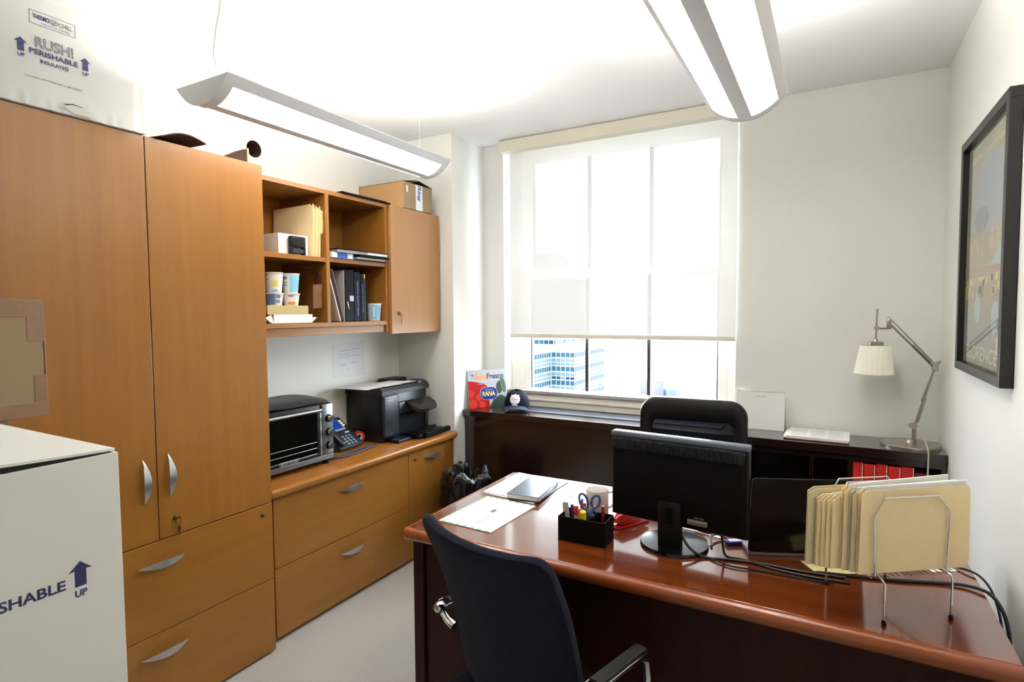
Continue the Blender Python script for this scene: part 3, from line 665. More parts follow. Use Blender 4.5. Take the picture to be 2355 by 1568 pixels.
B().box(0.4560, 0.4572, fy0+fw-0.002, fy1-fw+0.002, fz0+fw-0.002, fz1-fw+0.002).obj('glazing', mixmat('picture_glass', (255, 255, 255), 0.90, 0.02, ior=1.7), pf)

# ================================================================== DESK
dk = thing('desk', 'large glossy mahogany desk with rounded front molding', 'desk', (-0.455, 1.91, 0))
DX0, DX1, DY0, DY1 = -1.285, 0.372, 1.530, 2.295
B().box(DX0+0.01, DX1-0.005, DY0, DY1, 0.712, 0.750, 0.0015).obj('top', MAHOG, dk)
n = 10
prof = [(0.0, 0.7495)] + [(-0.020*math.sin(PI*i/n)-0.004, 0.728+0.0215*math.cos(PI*i/n)) for i in range(n+1)] + [(0.0, 0.7065), (0.012, 0.7065), (0.012, 0.698), (0.02, 0.698), (0.02, 0.711), (0.0, 0.711)]
B().loft([[Vector((x, DY0-0.001+p, z)) for p, z in prof] for x in (DX0, DX1)]).obj('front_molding', MAHOG_EDGE, dk, smooth=50)
B().box(DX0, DX0+0.0095, DY0, DY1, 0.708, 0.7495, 0.003).obj('side_edge', MAHOG_EDGE, dk)
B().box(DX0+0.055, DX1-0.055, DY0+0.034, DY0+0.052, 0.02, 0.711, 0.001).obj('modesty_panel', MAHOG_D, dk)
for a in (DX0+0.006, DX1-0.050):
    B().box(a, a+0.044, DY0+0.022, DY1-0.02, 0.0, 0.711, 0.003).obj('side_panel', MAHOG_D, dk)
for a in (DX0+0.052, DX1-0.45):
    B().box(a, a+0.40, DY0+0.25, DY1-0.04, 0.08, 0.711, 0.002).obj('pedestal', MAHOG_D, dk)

# ================================================================== VISITOR CHAIR
vc_ = thing('visitor_chair', 'dark navy fabric visitor chair with chrome arms facing the desk', 'chair', (-0.747, 1.138, 0), -math.atan2(0.27, 0.963), local=True)
def bk(u, v):
    x = (2*u-1); z = 0.44+0.51*v
    top = 0.0 if v < 0.9 else 0
    zz = z + (0.012*(abs(x)**3) if v > 0.5 else 0)*(v-0.5)*2 - 0.035*max(0, (abs(x)-0.86)/0.14)**2*max(0, v-0.7)/0.3
    return (0.240*x*(1-0.06*(1-v)), -0.052+0.058*x*x+(0.95-z)*0.30+0.02*math.sin(PI*v), zz)
bkr = B().shell(bk, 18, 12, 0.034, lambda u, v: (0.25*(2*u-1)*-1, 0.95, 0.25)).obj('backrest', NAVYFAB, vc_, smooth=60, sub=1)
B().shell(lambda u, v: (0.245*(2*u-1)*(1-0.04*v), 0.075+v*0.30, 0.445+0.012*math.sin(PI*u)*1.0-0.03*max(0, v-0.8)/0.2), 12, 10, 0.055, lambda u, v: (0, 0, -1)).obj('seat', NAVYFAB, vc_, smooth=60, sub=1)
for s in (-1, 1):
    x = 0.270*s
    B().tube([(x*0.55, 0.20, 0.392), (x*0.95, 0.22, 0.392), (x, 0.28, 0.41), (x, 0.340, 0.49), (x, 0.350, 0.56), (x, 0.342, 0.61), (x, 0.310, 0.632), (x, 0.25, 0.635), (x, 0.15, 0.635), (x, 0.102, 0.635)], [0.011]*9+[0.013], 10).obj('arm', CHROME, vc_, smooth=True)
    B().shell(lambda u, v, x=x: (x+0.017*(2*u-1), 0.125+0.192*v, 0.644+0.003*math.sin(PI*u)), 4, 6, 0.012, lambda u, v: (0, 0, 1)).obj('arm_pad', BLACK, vc_, smooth=60)
    for e in (-0.020, 0.020): B().tube([(x+e, 0.110, 0.648), (x+e, 0.22, 0.649), (x+e, 0.318, 0.648)], 0.0032, 8).obj('arm_rail', CHROME, vc_, smooth=True)
    B().lathe([(0, 0.014), (0.012, 0.010), (0.018, 0.0), (0.016, -0.012), (0, -0.014)], M=frame((x, 0.096, 0.640), (1, 0, 0), (0, 0, 1)), n=18).obj('arm_end', CHROME, vc_, smooth=True)
B().cyl((0, 0.17, 0.09), (0, 0.17, 0.39), 0.026, 16).obj('gas_lift', BLACK, vc_, smooth=True)
for i in range(5):
    a = 2*PI*i/5+0.9; e = (0.20*math.cos(a), 0.17+0.20*math.sin(a))
    sp = B().tube([(0.02*math.cos(a), 0.17+0.02*math.sin(a), 0.105), (e[0], e[1], 0.070)], [0.024, 0.014], 8).obj('base_spoke', CHROME, vc_, smooth=True)
    B().cyl((e[0]-0.018*math.sin(a), e[1]+0.018*math.cos(a), 0.0265), (e[0]+0.018*math.sin(a), e[1]-0.018*math.cos(a), 0.0265), 0.026, 14).cyl((e[0], e[1], 0.03), (e[0], e[1], 0.072), 0.007, 8).obj('caster', BLACKM, sp, smooth=True)
B().box(-0.25, 0.25, 0.10, 0.30, 0.385, 0.40, 0.004).obj('seat_support', BLACK, vc_)
for s_x in (-1, 1): B().tube([(0.222*s_x, 0.115, 0.595), (0.25*s_x, 0.112, 0.605), (0.270*s_x, 0.106, 0.630)], [0.014, 0.012, 0.010], 10).obj('arm_bracket', CHROME, vc_, smooth=True)

# ================================================================== TASK CHAIR
oc = thing('task_chair', 'black mesh back office chair behind the desk', 'chair', (-0.555, 2.56, 0), math.radians(4), local=True)
def outer(t, w, h, r): return rrect(w, h, r, 8)
HW, HT = 0.252, 1.082
def frame_pt(x, z):   # curved back surface
    return Vector((x, 0.20-0.05*(1-(x/0.26)**2)*0.5+0.10*max(0, z-0.85)**1.2+0.012*math.sin((z-0.5)*5), z))
out_ = rrect(0.500, 0.54, 0.085, 8, 0, 0.812); inn_ = rrect(0.370, 0.370, 0.035, 8, 0, 0.790)
nn = len(out_)
def wav(x, z):        # the thick headband bulges down in the middle
    return z - (0.042*math.cos(x/0.185*PI/2)**2 if z > 0.9 else 0)
b = B(); rings = []
for i in range(nn):
    o2, i2 = out_[i], inn_[i]; a = frame_pt(*o2); c = frame_pt(i2[0], wav(*i2)); mdl = (a+c)/2
    rings.append([a+Vector((0, 0.012, 0)), a+Vector((0, -0.014, 0)), mdl+Vector((0, -0.026, 0)), c+Vector((0, -0.012, 0)), c+Vector((0, 0.012, 0)), mdl+Vector((0, 0.024, 0))])
b.loft(rings, False, True).obj('back_frame', BLACK, oc, smooth=60, sub=1)
b = B(); cv = b.bm.verts.new(frame_pt(0, 0.80)); vv = [b.bm.verts.new(frame_pt(i2[0]*1.02, wav(i2[0], i2[1])+(0.004 if i2[1] > 0.8 else -0.004))) for i2 in inn_]
for i in range(nn): b.bm.faces.new((cv, vv[i], vv[(i+1) % nn]))
b.obj('back_mesh', MESHM, oc)
B().box(-0.19, 0.19, 0.195, 0.215, 0.70, 0.80, 0.008).obj('lumbar_pad', mat('slate_fabric', (52, 56, 72), 0.9), oc, smooth=True)
B().shell(lambda u, v: (0.25*(2*u-1), -0.22+v*0.42, 0.47+0.015*math.sin(PI*u)-0.03*max(0, 0.2-v)/0.2), 10, 10, 0.06, lambda u, v: (0, 0, -1)).obj('seat', BLACKFAB, oc, smooth=60, sub=1)
B().tube([(0, 0.05, 0.40), (0, 0.26, 0.42), (0, 0.275, 0.55), (0, 0.215, 0.75)], 0.024, 10).obj('back_support', BLACK, oc, smooth=True)
B().cyl((0, 0, 0.10), (0, 0, 0.41), 0.028, 16).obj('gas_lift', BLACK, oc, smooth=True)
for s in (-1, 1):
    B().tube([(0.20*s, 0.02, 0.415), (0.285*s, 0.02, 0.43), (0.29*s, 0.02, 0.62)], 0.016, 10).obj('arm_post', BLACK, oc, smooth=True)
    B().box(0.255*s, 0.325*s, -0.10, 0.13, 0.62, 0.648, 0.010, 3).obj('arm_pad', BLACK, oc, smooth=True)
for i in range(5):
    a = 2*PI*i/5+0.3; e = (0.28*math.cos(a), 0.28*math.sin(a))
    sp = B().tube([(0.02*math.cos(a), 0.02*math.sin(a), 0.115), (e[0], e[1], 0.075)], [0.026, 0.016], 8).obj('base_spoke', BLACK, oc, smooth=True)
    B().cyl((e[0]-0.02*math.sin(a), e[1]+0.02*math.cos(a), 0.0285), (e[0]+0.02*math.sin(a), e[1]-0.02*math.cos(a), 0.0285), 0.028, 14).cyl((e[0], e[1], 0.03), (e[0], e[1], 0.08), 0.008, 8).obj('caster', BLACKM, sp, smooth=True)
# ================================================================== THINGS ON THE DESK
ZD = 0.7503
mo = thing('monitor', 'black flat screen monitor seen from behind on the desk', 'monitor', (-0.425, 1.812, ZD), 0, local=True)
mo.rotation_euler = (0, 0, -0.098)
ROOT[mo] = (Matrix.Translation((-0.425, 1.812, ZD)) @ Matrix.Rotation(-0.098, 4, 'Z'), True)
B().lathe([(0, 0), (0.104, 0), (0.106, 0.004), (0.104, 0.010), (0.03, 0.014), (0, 0.014)], (0, 0, 0), 48).obj('base', BLACKG, mo, smooth=True)
B().box(-0.037, 0.037, -0.050, -0.025, 0.010, 0.150, 0.004, 2).obj('neck', BLACK, mo, smooth=True)
B().box(-0.012, 0.012, -0.0525, -0.050, 0.085, 0.135, 0.001).box(-0.008, 0.008, -0.053, -0.0525, 0.088, 0.132).obj('cable_slot', BLACKM, mo)
B().box(-0.208, 0.228, -0.020, 0.012, 0.068, 0.350, 0.006, 3).obj('screen_case', BLACK, mo, smooth=True)
B().box(-0.198, 0.218, -0.040, -0.019, 0.085, 0.312, 0.010, 3).obj('back_cover', BLACKM, mo, smooth=True)
B().box(-0.209, 0.229, -0.026, 0.013, 0.334, 0.351, 0.004, 2).obj('top_edge', mat('silver_grey_plastic', (96, 104, 118), 0.3), mo, smooth=True)
v = B()
for i in range(70): v.box(-0.196+i*0.00585, -0.1932+i*0.00585, -0.0445, -0.026, 0.300, 0.332)
v.obj('vent_ribs', GREYP, mo)
B().shell(lambda u, w_: (-0.200+0.42*u, -0.040+0.014*(w_**2), 0.295+0.038*w_), 8, 4, 0.002, lambda u, w_: (0, 1, 0)).obj('vent_band', BLACK, mo)
lb = B().box(0.055, 0.115, -0.0402, -0.0395, 0.092, 0.108).obj('label', mat('worn_label', (150, 140, 120), 0.6), mo)
B().box(0.058, 0.112, -0.0405, -0.0402, 0.095, 0.099).obj('barcode', INKD, lb)
scribble(frame((0.09, -0.0403, 0.115), (1, 0, 0), (0, 0, 1)), 0.03, 0.004, 2, mat('pale_grey_print', (150, 150, 150), 0.6), mo, 7)
B().box(-0.205, 0.225, 0.0122, 0.0128, 0.082, 0.330).obj('screen', BLACKG, mo)
# laptop
lp = thing('laptop', 'open black laptop with its lid towards the wire folder rack', 'laptop', (-0.205, 1.836, ZD), 0.405, local=True)
B().box(0, 0.325, 0.004, 0.235, 0.0, 0.016, 0.003).obj('keyboard_base', mat('grey_laptop_deck', (150, 152, 156), 0.4), lp)
LM = frame((0, 0.004, 0.014), (1, 0, 0), (0, -0.145, 1))
lid = B().prism(rrect(0.325, 0.236, 0.008, 4, 0.1625, 0.118), 0.006, LM).obj('lid', BLACKG, lp)
B().prism(rrect(0.329, 0.240, 0.010, 4, 0.1625, 0.118), 0.0025, LM, -0.001).obj('lid_edge', GREYP, lp)
B().lathe([(0.014, 0.0), (0.0155, 0.0), (0.0155, 0.0004), (0.014, 0.0004), (0.014, 0)], M=LM @ Matrix.Translation((0.1625, 0.118, 0.006)), n=28).obj('logo', GREYP, lid)
ky = B()
for r in range(5):
    for c in range(13): ky.box(0.02+c*0.022, 0.039+c*0.022, 0.03+r*0.02, 0.047+r*0.02, 0.016, 0.0175)
o = ky.obj('keys', BLACK, lp)
# wire rack and folders: local x along folders, y backwards
RA = math.radians(36.5)
rk = thing('wire_file_rack', 'chrome wire file rack standing on the desk corner', 'file rack', (0.124, 1.576, ZD), RA, local=True)
WR = 0.0022
for x in (0.0, 0.178):
    B().tube([(x, 0, 0), (x, 0.0, 0.098), (x-0.003 if x == 0 else x+0.003, 0.006, 0.107), (x, 0.02, 0.109), (x, 0.185, 0.109), (x, 0.20, 0.104), (x, 0.205, 0.096), (x, 0.205, 0.0)], 0.0028, 8).obj('leg', CHROME, rk, smooth=True)
    for y in (0.0, 0.205): B().lathe([(0, 0), (0.005, 0), (0.006, 0.006), (0.003, 0.012), (0, 0.012)], (x, y, 0), 10).obj('foot', BLACK, rk)
for i in range(6):
    y = 0.022+i*0.032
    B().tube([(-0.008, y, 0.109), (-0.012, y, 0.255), (0.014, y, 0.298), (0.156, y, 0.298), (0.190, y, 0.258), (0.184, y, 0.109)], WR, 8).obj('divider_loop', CHROME, rk, smooth=True)
gw = B()
for i in range(15): gw.tube([(-0.02+i*0.0155, 0.018, 0.106), (-0.02+i*0.0155, 0.19, 0.106)], 0.0012, 5)
gw.obj('tray_wires', CHROME, rk)
def folder(i, y, x0, h, m, lean, papers=False, lab=''):
    t = thing('manila_folder', lab, 'folder', (0.124, 1.576, ZD), RA, 'folders in the wire rack', local=True)
    W_ = 0.298
    poly = [(x0, 0.112), (x0+W_-0.02, 0.112), (x0+W_, 0.128), (x0+W_-0.002, h-0.012), (x0+W_-0.012, h), (x0+0.02, h-0.002), (x0+0.004, h-0.012)]
    fm = lambda yy, tl: Matrix(((1, 0, 0, 0), (0, tl, -1, yy-tl*0.112), (0, 1, 0, 0), (0, 0, 0, 1)))
    B().prism(poly, 0.0012, fm(y, lean)).obj('front_flap', m, t)
    p2_ = [(a, b_+(0.006 if b_ > 0.2 else 0)) for a, b_ in poly]
    B().prism(p2_, 0.0012, fm(y+(0.0095 if i < 3 else 0.0045), lean*0.3)).obj('back_flap', m, t)
    if papers:
        p3 = [(x0+0.004, 0.114), (x0+W_-0.012, 0.114), (x0+W_-0.010, h+0.010+0.004*i), (x0+0.02, h+0.006)]
        B().prism(p3, 0.004 if i < 3 else 0.0018, fm(y+(0.0075 if i < 3 else 0.0036), lean*0.6)).obj('papers', PAPER, t)
    return t
labs = ['manila folder at the very front of the wire rack', 'pale folder full of white papers, second from the front of the wire rack'] + ['manila folder %s from the front of the wire rack' % ORD[i] for i in range(2, 7)] + ['tall grey cream folder at the back of the wire rack']
ys = [0.030, 0.043, 0.056, 0.068, 0.0745, 0.081, 0.0875, 0.100]
fxs = [-0.046, -0.058, -0.070, -0.092, -0.101, -0.109, -0.117, -0.134]
for i, y in enumerate(ys):
    folder(i, y, fxs[i], (0.318, 0.312, 0.318, 0.294, 0.292, 0.290, 0.288, 0.304)[i], MANILA if i not in (1, 7) else MANILA2, (0.0, 0.0, 0.0, 0.0, 0.0, 0.0, 0.0, 0.0)[i], i in (0, 1, 2, 4), labs[i])
nt_ = B().prism([(-0.065, 1.868), (-0.030, 1.812), (0.02, 1.815), (0.105, 1.867), (0.04, 1.885)], 0.0012, Matrix.Translation((0, 0, ZD+0.0005))).obj('paper_slip', mat('pale_yellow_paper', (232, 222, 160), 0.7))
tag(nt_, 'pale yellow paper slip on the desk under the wire rack', 'paper')
# papers, notebook, envelope on the left of the desk
def quad_sheet(name, label, cat, pts, z, th, m, flare=0.0):
    t = thing(name, label, cat, (sum(p[0] for p in pts)/4, sum(p[1] for p in pts)/4, z))
    B().prism(pts, th, Matrix.Translation((0, 0, z))).obj('sheets' if th < 0.01 else 'body', m, t); return t
ppts = [(-1.240, 1.962), (-0.998, 1.940), (-0.990, 2.262), (-1.252, 2.285)]
quad_sheet('loose_papers', 'white loose papers at the far left of the desk under the notebook', 'papers', ppts, ZD, 0.003, PAPER)
quad_sheet('folded_letter', 'folded white letter between the loose papers and the notebook', 'paper', [(-1.243, 1.965), (-1.01, 1.96), (-1.015, 2.255), (-1.247, 2.28)], ZD+0.0032, 0.0035, PAPER2)
nb = thing('notebook', 'small dark blue hardcover notebook lying on the white papers', 'notebook', (-1.06, 2.06, ZD+0.0068), 0, local=True)
nb.rotation_euler = (0, 0, 0.10); NBC = mat('dark_blue_cover', (38, 62, 92), 0.22)
B().box(-0.068, 0.068, -0.118, 0.118, 0.0, 0.0018, 0.0005).obj('back_cover', NBC, nb)
B().box(-0.066, 0.066, -0.116, 0.116, 0.0018, 0.0172).obj('pages', PAPER2, nb)
B().box(-0.068, 0.068, -0.118, 0.118, 0.0172, 0.019, 0.0005).obj('front_cover', NBC, nb)
B().box(0.066, 0.069, -0.118, 0.118, 0.0, 0.019, 0.001).obj('spine', NBC, nb)
E0, E1 = Vector((-1.215, 1.618)), Vector((-0.990, 1.608))
ev = thing('airmail_envelope', 'large white envelope with green chevron border on the desk', 'envelope', (-1.10, 1.77, ZD))
EW, EH = 0.226, 0.310
EM = frame((-1.217, 1.622, ZD), (0.9990, -0.045, 0), (0.045, 0.9990, 0))
B().prism([(0, 0), (EW, 0), (EW, EH), (0, EH)], 0.0028, EM).obj('sheet', PAPER, ev)
GRN = mat('green_border_print', (132, 196, 160), 0.6)
for i in range(7):
    for (poly) in ([(0.012+i*0.031, 0.001), (0.030+i*0.031, 0.001), (0.023+i*0.031, 0.011), (0.012+i*0.031, 0.009)], [(0.012+i*0.031, EH-0.001), (0.030+i*0.031, EH-0.001), (0.021+i*0.031, EH-0.014)]):
        if poly[1][0] < EW: B().prism(poly, 0.0002, EM, 0.0028).obj('border_mark', GRN, ev)
for i in range(9):
    y = 0.022+i*0.031; B().prism([(0.001, y), (0.013, y+0.006), (0.013, y+0.016), (0.001, y+0.016)], 0.0002, EM, 0.0028).obj('border_mark', GRN, ev)
B().prism([(0.108, 0.168), (0.126, 0.162), (0.128, 0.190), (0.110, 0.196)], 0.0002, EM, 0.0028).obj('stamp', mat('slate_blue_stamp', (92, 110, 150), 0.6), ev)
for dx in (0.0, 0.012):
    scribble(EM @ Matrix.Translation((0.130+dx, 0.085, 0.003)) @ Matrix.Rotation(PI/2, 4, 'Z'), 0.085-dx, 0.006, 3, mat('pale_blue_print', (170, 186, 200), 0.7), ev, 11)
# pen box
pb = thing('pen_box', 'square black desk box filled with pens and scissors', 'pen holder', (-0.69, 1.72, ZD), math.radians(0.5), local=True)
bw, bd, bh, bt = 0.080, 0.046, 0.080, 0.004
for nm, a in (('wall', (-bw, bw, -bd, -bd+bt)), ('wall', (-bw, bw, bd-bt, bd)), ('wall', (-bw, -bw+bt, -bd+bt, bd-bt)), ('wall', (bw-bt, bw, -bd+bt, bd-bt)), ('partition', (0.022, 0.025, -bd+bt, bd-bt))):
    B().box(a[0], a[1], a[2], a[3], 0.004, bh, 0.001).obj(nm, BLACKM, pb)
B().box(-bw, bw, -bd, bd, 0, 0.004).obj('floor_plate', BLACKM, pb)
PBX, PBY = -0.69, 1.72
def pen(name, label, x, y, tx, ty, L, r, m, capm=None, cat='pen'):
    d = Vector((tx, ty, 1)).normalized(); p = Vector((PBX+x, PBY+y, ZD+0.006)); q = p+d*L
    t = thing(name, label, cat, tuple(p), 0, 'pens and tools in the black box')
    B().tube([p, p+d*0.004, q-d*0.03], [r*0.5, r, r], 10).obj('barrel', m, t, smooth=True)
    B().tube([q-d*0.0299, q-d*0.004, q], [r*1.12, r*1.12, r*0.7], 10).obj('cap', capm or m, t, smooth=True)
PUR = mat('purple_plastic', (70, 52, 120), 0.3); BLP = mat('blue_plastic', (36, 62, 160), 0.3); REDP = mat('red_plastic', (206, 40, 48), 0.25); YEL = mat('yellow_plastic', (246, 210, 30), 0.3); TANP = mat('tan_wood', (190, 160, 118), 0.6)
pen('ballpoint_pen', 'purple ballpoint pen in the black box', -0.050, 0.010, -0.05, 0.03, 0.098, 0.0055, PUR)
pen('ballpoint_pen', 'slim blue pen sticking up highest in the black box', -0.038, 0.022, 0.12, 0.05, 0.118, 0.004, BLP)
pen('marker_pen', 'red capped marker nearest the purple pen', -0.034, 0.005, -0.03, 0.00, 0.098, 0.0075, WHITEP, REDP)
pen('marker_pen', 'red capped marker beside the scissors', -0.018, 0.018, 0.02, 0.05, 0.106, 0.0068, WHITEP, REDP)
pen('pencil', 'short tan wooden stick in the black box', -0.022, -0.010, 0.10, -0.05, 0.098, 0.0060, TANP, cat='pencil')
pen('highlighter', 'bright yellow highlighter in the black box', -0.002, -0.014, 0.02, -0.10, 0.096, 0.0095, YEL, YEL)
pen('ballpoint_pen', 'dark red pen on the right of the black box', 0.052, 0.012, 0.02, 0.02, 0.108, 0.005, mat('dark_red_plastic', (120, 30, 34), 0.3))
er = B().box(-0.010, 0.010, -0.005, 0.005, 0, 0.105, 0.002, M=Matrix.Translation((PBX-0.066, PBY+0.006, ZD+0.006)) @ Matrix.Rotation(-0.10, 4, 'Y'))
tag(er.obj('eraser_stick', mat('grey_eraser', (196, 192, 180), 0.7)), 'grey white eraser stick at the left of the black box', 'eraser', 'pens and tools in the black box')
sc = thing('scissors', 'blue handled scissors standing in the black box', 'scissors', (PBX+0.012, PBY+0.004, ZD+0.005), 0.40, 'pens and tools in the black box', local=True)
SCB = mat('slate_blue_plastic', (66, 88, 138), 0.35)
B().prism([(-0.005, 0.0), (0.008, 0.0), (0.012, 0.08), (-0.006, 0.08)], 0.002, frame((0, 0, 0), (1, 0, 0), (0, 0, 1))).obj('blade', SILVER, sc)
for s, cx, cz, rx, rz_, tl in ((-1, -0.020, 0.122, 0.013, 0.026, 0.30), (1, 0.019, 0.121, 0.0135, 0.020, -0.28)):
    pts = []
    for i in range(20):
        a = 2*PI*i/20; x, z = rx*math.cos(a), rz_*math.sin(a); pts.append((cx+x*math.cos(tl)-z*math.sin(tl), 0.002*s, cz+x*math.sin(tl)+z*math.cos(tl)))
    B().tube(pts, 0.0042, 8, True).tube([(0.010 if s < 0 else -0.004, 0.002*s, 0.068), (cx*0.45, 0.002*s, 0.090), (cx*0.80, 0.002*s, 0.100)], [0.007, 0.007, 0.006], 8).obj('handle', SCB, sc, smooth=True)
# mug
mg = thing('mug', 'white ceramic mug behind the black pen box', 'mug', (-0.735, 1.945, ZD), local=True)
B().lathe([(0, 0), (0.036, 0), (0.040, 0.004), (0.041, 0.095), (0.0405, 0.097), (0.038, 0.095), (0.036, 0.008), (0, 0.008)], n=32).obj('cup', WHITEP, mg, smooth=50)
B().tube([(0.028, 0.028, 0.080), (0.046, 0.046, 0.082), (0.054, 0.054, 0.062), (0.050, 0.050, 0.035), (0.028, 0.028, 0.022)], 0.005, 8).obj('handle', WHITEP, mg, smooth=True)
# red stapler
st = thing('stapler', 'glossy red stapler beside the monitor base', 'stapler', (-0.600, 1.915, ZD), math.radians(62), local=True)
RG = mat('gloss_red_plastic', (196, 14, 18), 0.15, coat=0.5)
B().box(-0.075, 0.075, -0.018, 0.018, 0, 0.010, 0.003).obj('base', RG, st, smooth=True)
B().loft([[Vector((x, s*wd, z)) for s, z in ((-1, 0.012+a), (1, 0.012+a), (1, h), (0.6, h+0.006), (-0.6, h+0.006), (-1, h))] for x, wd, h, a in ((-0.075, 0.010, 0.030, 0.01), (-0.05, 0.018, 0.048, 0.0), (0.02, 0.018, 0.044, 0.004), (0.075, 0.014, 0.030, 0.010))]).obj('arm', RG, st, smooth=50)
# sheet under monitor, cables, dongle, sticker, cups
quad_sheet('white_sheet', 'white sheet of paper on the desk behind the monitor base', 'paper', [(-0.50, 1.98), (-0.30, 1.93), (-0.27, 2.16), (-0.46, 2.20)], ZD, 0.001, PAPER)
CAB = mat('black_cable', (20, 19, 20), 0.4)
def cable(name, label, pts, r, m=CAB, n=8):
    P = [Vector(p) for p in pts]; out = []
    for i in range(len(P)-1):
        p0, p1_, p2_, p3 = P[max(i-1, 0)], P[i], P[i+1], P[min(i+2, len(P)-1)]
        for k in range(6):
            t = k/6; out.append(0.5*((2*p1_)+(p2_-p0)*t+(2*p0-5*p1_+4*p2_-p3)*t*t+(3*p1_-p0-3*p2_+p3)*t**3))
    out.append(P[-1])
    return tag(B().tube(out, r, n).obj(name, m, smooth=True), label, 'cable')
zc = ZD+0.004
cable('monitor_cable', 'thick black cable running from the monitor neck to the laptop', [(-0.392, 1.772, 0.80), (-0.36, 1.745, 0.775), (-0.32, 1.752, zc), (-0.25, 1.770, zc), (-0.16, 1.785, zc), (-0.06, 1.785, zc), (0.05, 1.80, zc)], 0.004)
cable('power_cable', 'black cable hanging from the right of the monitor', [(-0.275, 1.775, 0.83), (-0.27, 1.772, 0.79), (-0.262, 1.79, zc), (-0.21, 1.785, zc+0.001), (-0.13, 1.765, zc), (-0.03, 1.760, zc), (0.06, 1.77, zc)], 0.0035)
cable('thin_cable', 'thin black cable looping on the desk beside the monitor base', [(-0.315, 1.76, zc), (-0.28, 1.74, zc), (-0.235, 1.725, zc), (-0.16, 1.735, zc), (-0.05, 1.74, zc), (0.02, 1.745, zc)], 0.0026)
cable('coiled_cable', 'small coiled black cable lying on the white sheet', [(-0.41, 1.985, zc+0.001), (-0.37, 1.965, zc+0.012), (-0.35, 1.955, zc+0.022), (-0.375, 1.945, zc+0.018), (-0.39, 1.955, zc+0.006), (-0.35, 1.95, zc), (-0.31, 1.96, zc)], 0.0026)
cable('grey_loop_cable', 'grey cable loop on the desk between monitor and laptop', [(-0.28, 1.93, zc), (-0.31, 1.93, zc+0.010), (-0.325, 1.90, zc+0.012), (-0.32, 1.865, zc+0.004), (-0.315, 1.845, zc)], 0.0042, mat('grey_cable', (104, 92, 92), 0.4))
cable('corner_cable', 'black cable dropping over the right end of the desk', [(-0.02, 1.80, zc), (0.10, 1.83, zc), (0.20, 1.858, zc), (0.27, 1.885, zc), (0.33, 1.895, zc+0.002), (0.375, 1.87, ZD+0.006), (0.398, 1.835, 0.725), (0.405, 1.80, 0.66), (0.405, 1.78, 0.5), (0.405, 1.78, 0.3)], 0.0045)
cable('hanging_cable', 'thinner black cable dropping behind the right end of the desk', [(0.26, 2.05, zc), (0.32, 2.03, zc), (0.374, 1.985, ZD+0.006), (0.402, 1.94, 0.715), (0.412, 1.90, 0.62), (0.412, 1.89, 0.4)], 0.0032)
us = thing('usb_hub', 'small blue plastic adapter beside the laptop', 'adapter', (-0.255, 1.905, ZD), 0.6, local=True)
B().box(-0.03, 0.03, -0.014, 0.014, 0, 0.014, 0.004).obj('body', mat('blue_adapter', (40, 60, 150), 0.3), us, smooth=True)
B().box(0.03, 0.042, -0.006, 0.006, 0.004, 0.010).obj('plug', SILVER, us)
B().box(-0.02, 0.02, -0.010, 0.010, 0.0140, 0.0143).obj('label', PAPER2, us)
sk = thing('barcode_sticker', 'white barcode sticker on the desk behind the folders', 'sticker', (0.31, 2.0, ZD))
SKM = FLAT(0.268, 1.965, ZD, 0.6)
B().prism([(0, 0), (0.075, 0), (0.075, 0.035), (0, 0.035)], 0.0005, SKM).obj('paper', PAPER, sk)
bb = B()
for i in range(9): bb.prism([(0.035+i*0.004, 0.006), (0.0372+i*0.004, 0.006), (0.0372+i*0.004, 0.028), (0.035+i*0.004, 0.028)], 0.0002, SKM, 0.0005)
bb.obj('barcode', INKD, sk)
# waste bin
wb = thing('waste_bin', 'waste bin lined with a crumpled black bag beside the credenza', 'bin', (-1.905, 2.83, 0), local=True)
B().lathe([(0, 0), (0.105, 0), (0.135, 0.44), (0.130, 0.44), (0.102, 0.008), (0, 0.008)], n=28).obj('bin', BLACK, wb, smooth=True)
rnd = random.Random(3)
def bag(u, v):
    a = 2*PI*(u % 1.0)
    f = 1+0.07*math.sin(5*a+v*4)+0.05*math.sin(9*a-v*7)+0.035*math.sin(17*a+3*v)
    if v < 0.45: r = 0.143*f; z = 0.30+0.20*(v/0.45)
    else: r = (0.150-0.09*((v-0.45)/0.55)**1.2)*f; z = 0.50+0.045*math.sin((v-0.45)/0.55*PI)*(1+0.4*math.sin(3*a))-0.05*max(0, v-0.8)/0.2
    jx = rnd.uniform(-0.006, 0.006); r += jx+0.006*abs(math.sin(23*a+9*v)); z += rnd.uniform(-0.006, 0.006)
    return (r*math.cos(a), r*math.sin(a), z+0.008*math.sin(7*a+v*5))
B().grid(bag, 64, 16).obj('bag', mat('black_bag_plastic', (14, 12, 12), 0.28, bump=0.5, bscale=40), wb, smooth=50)
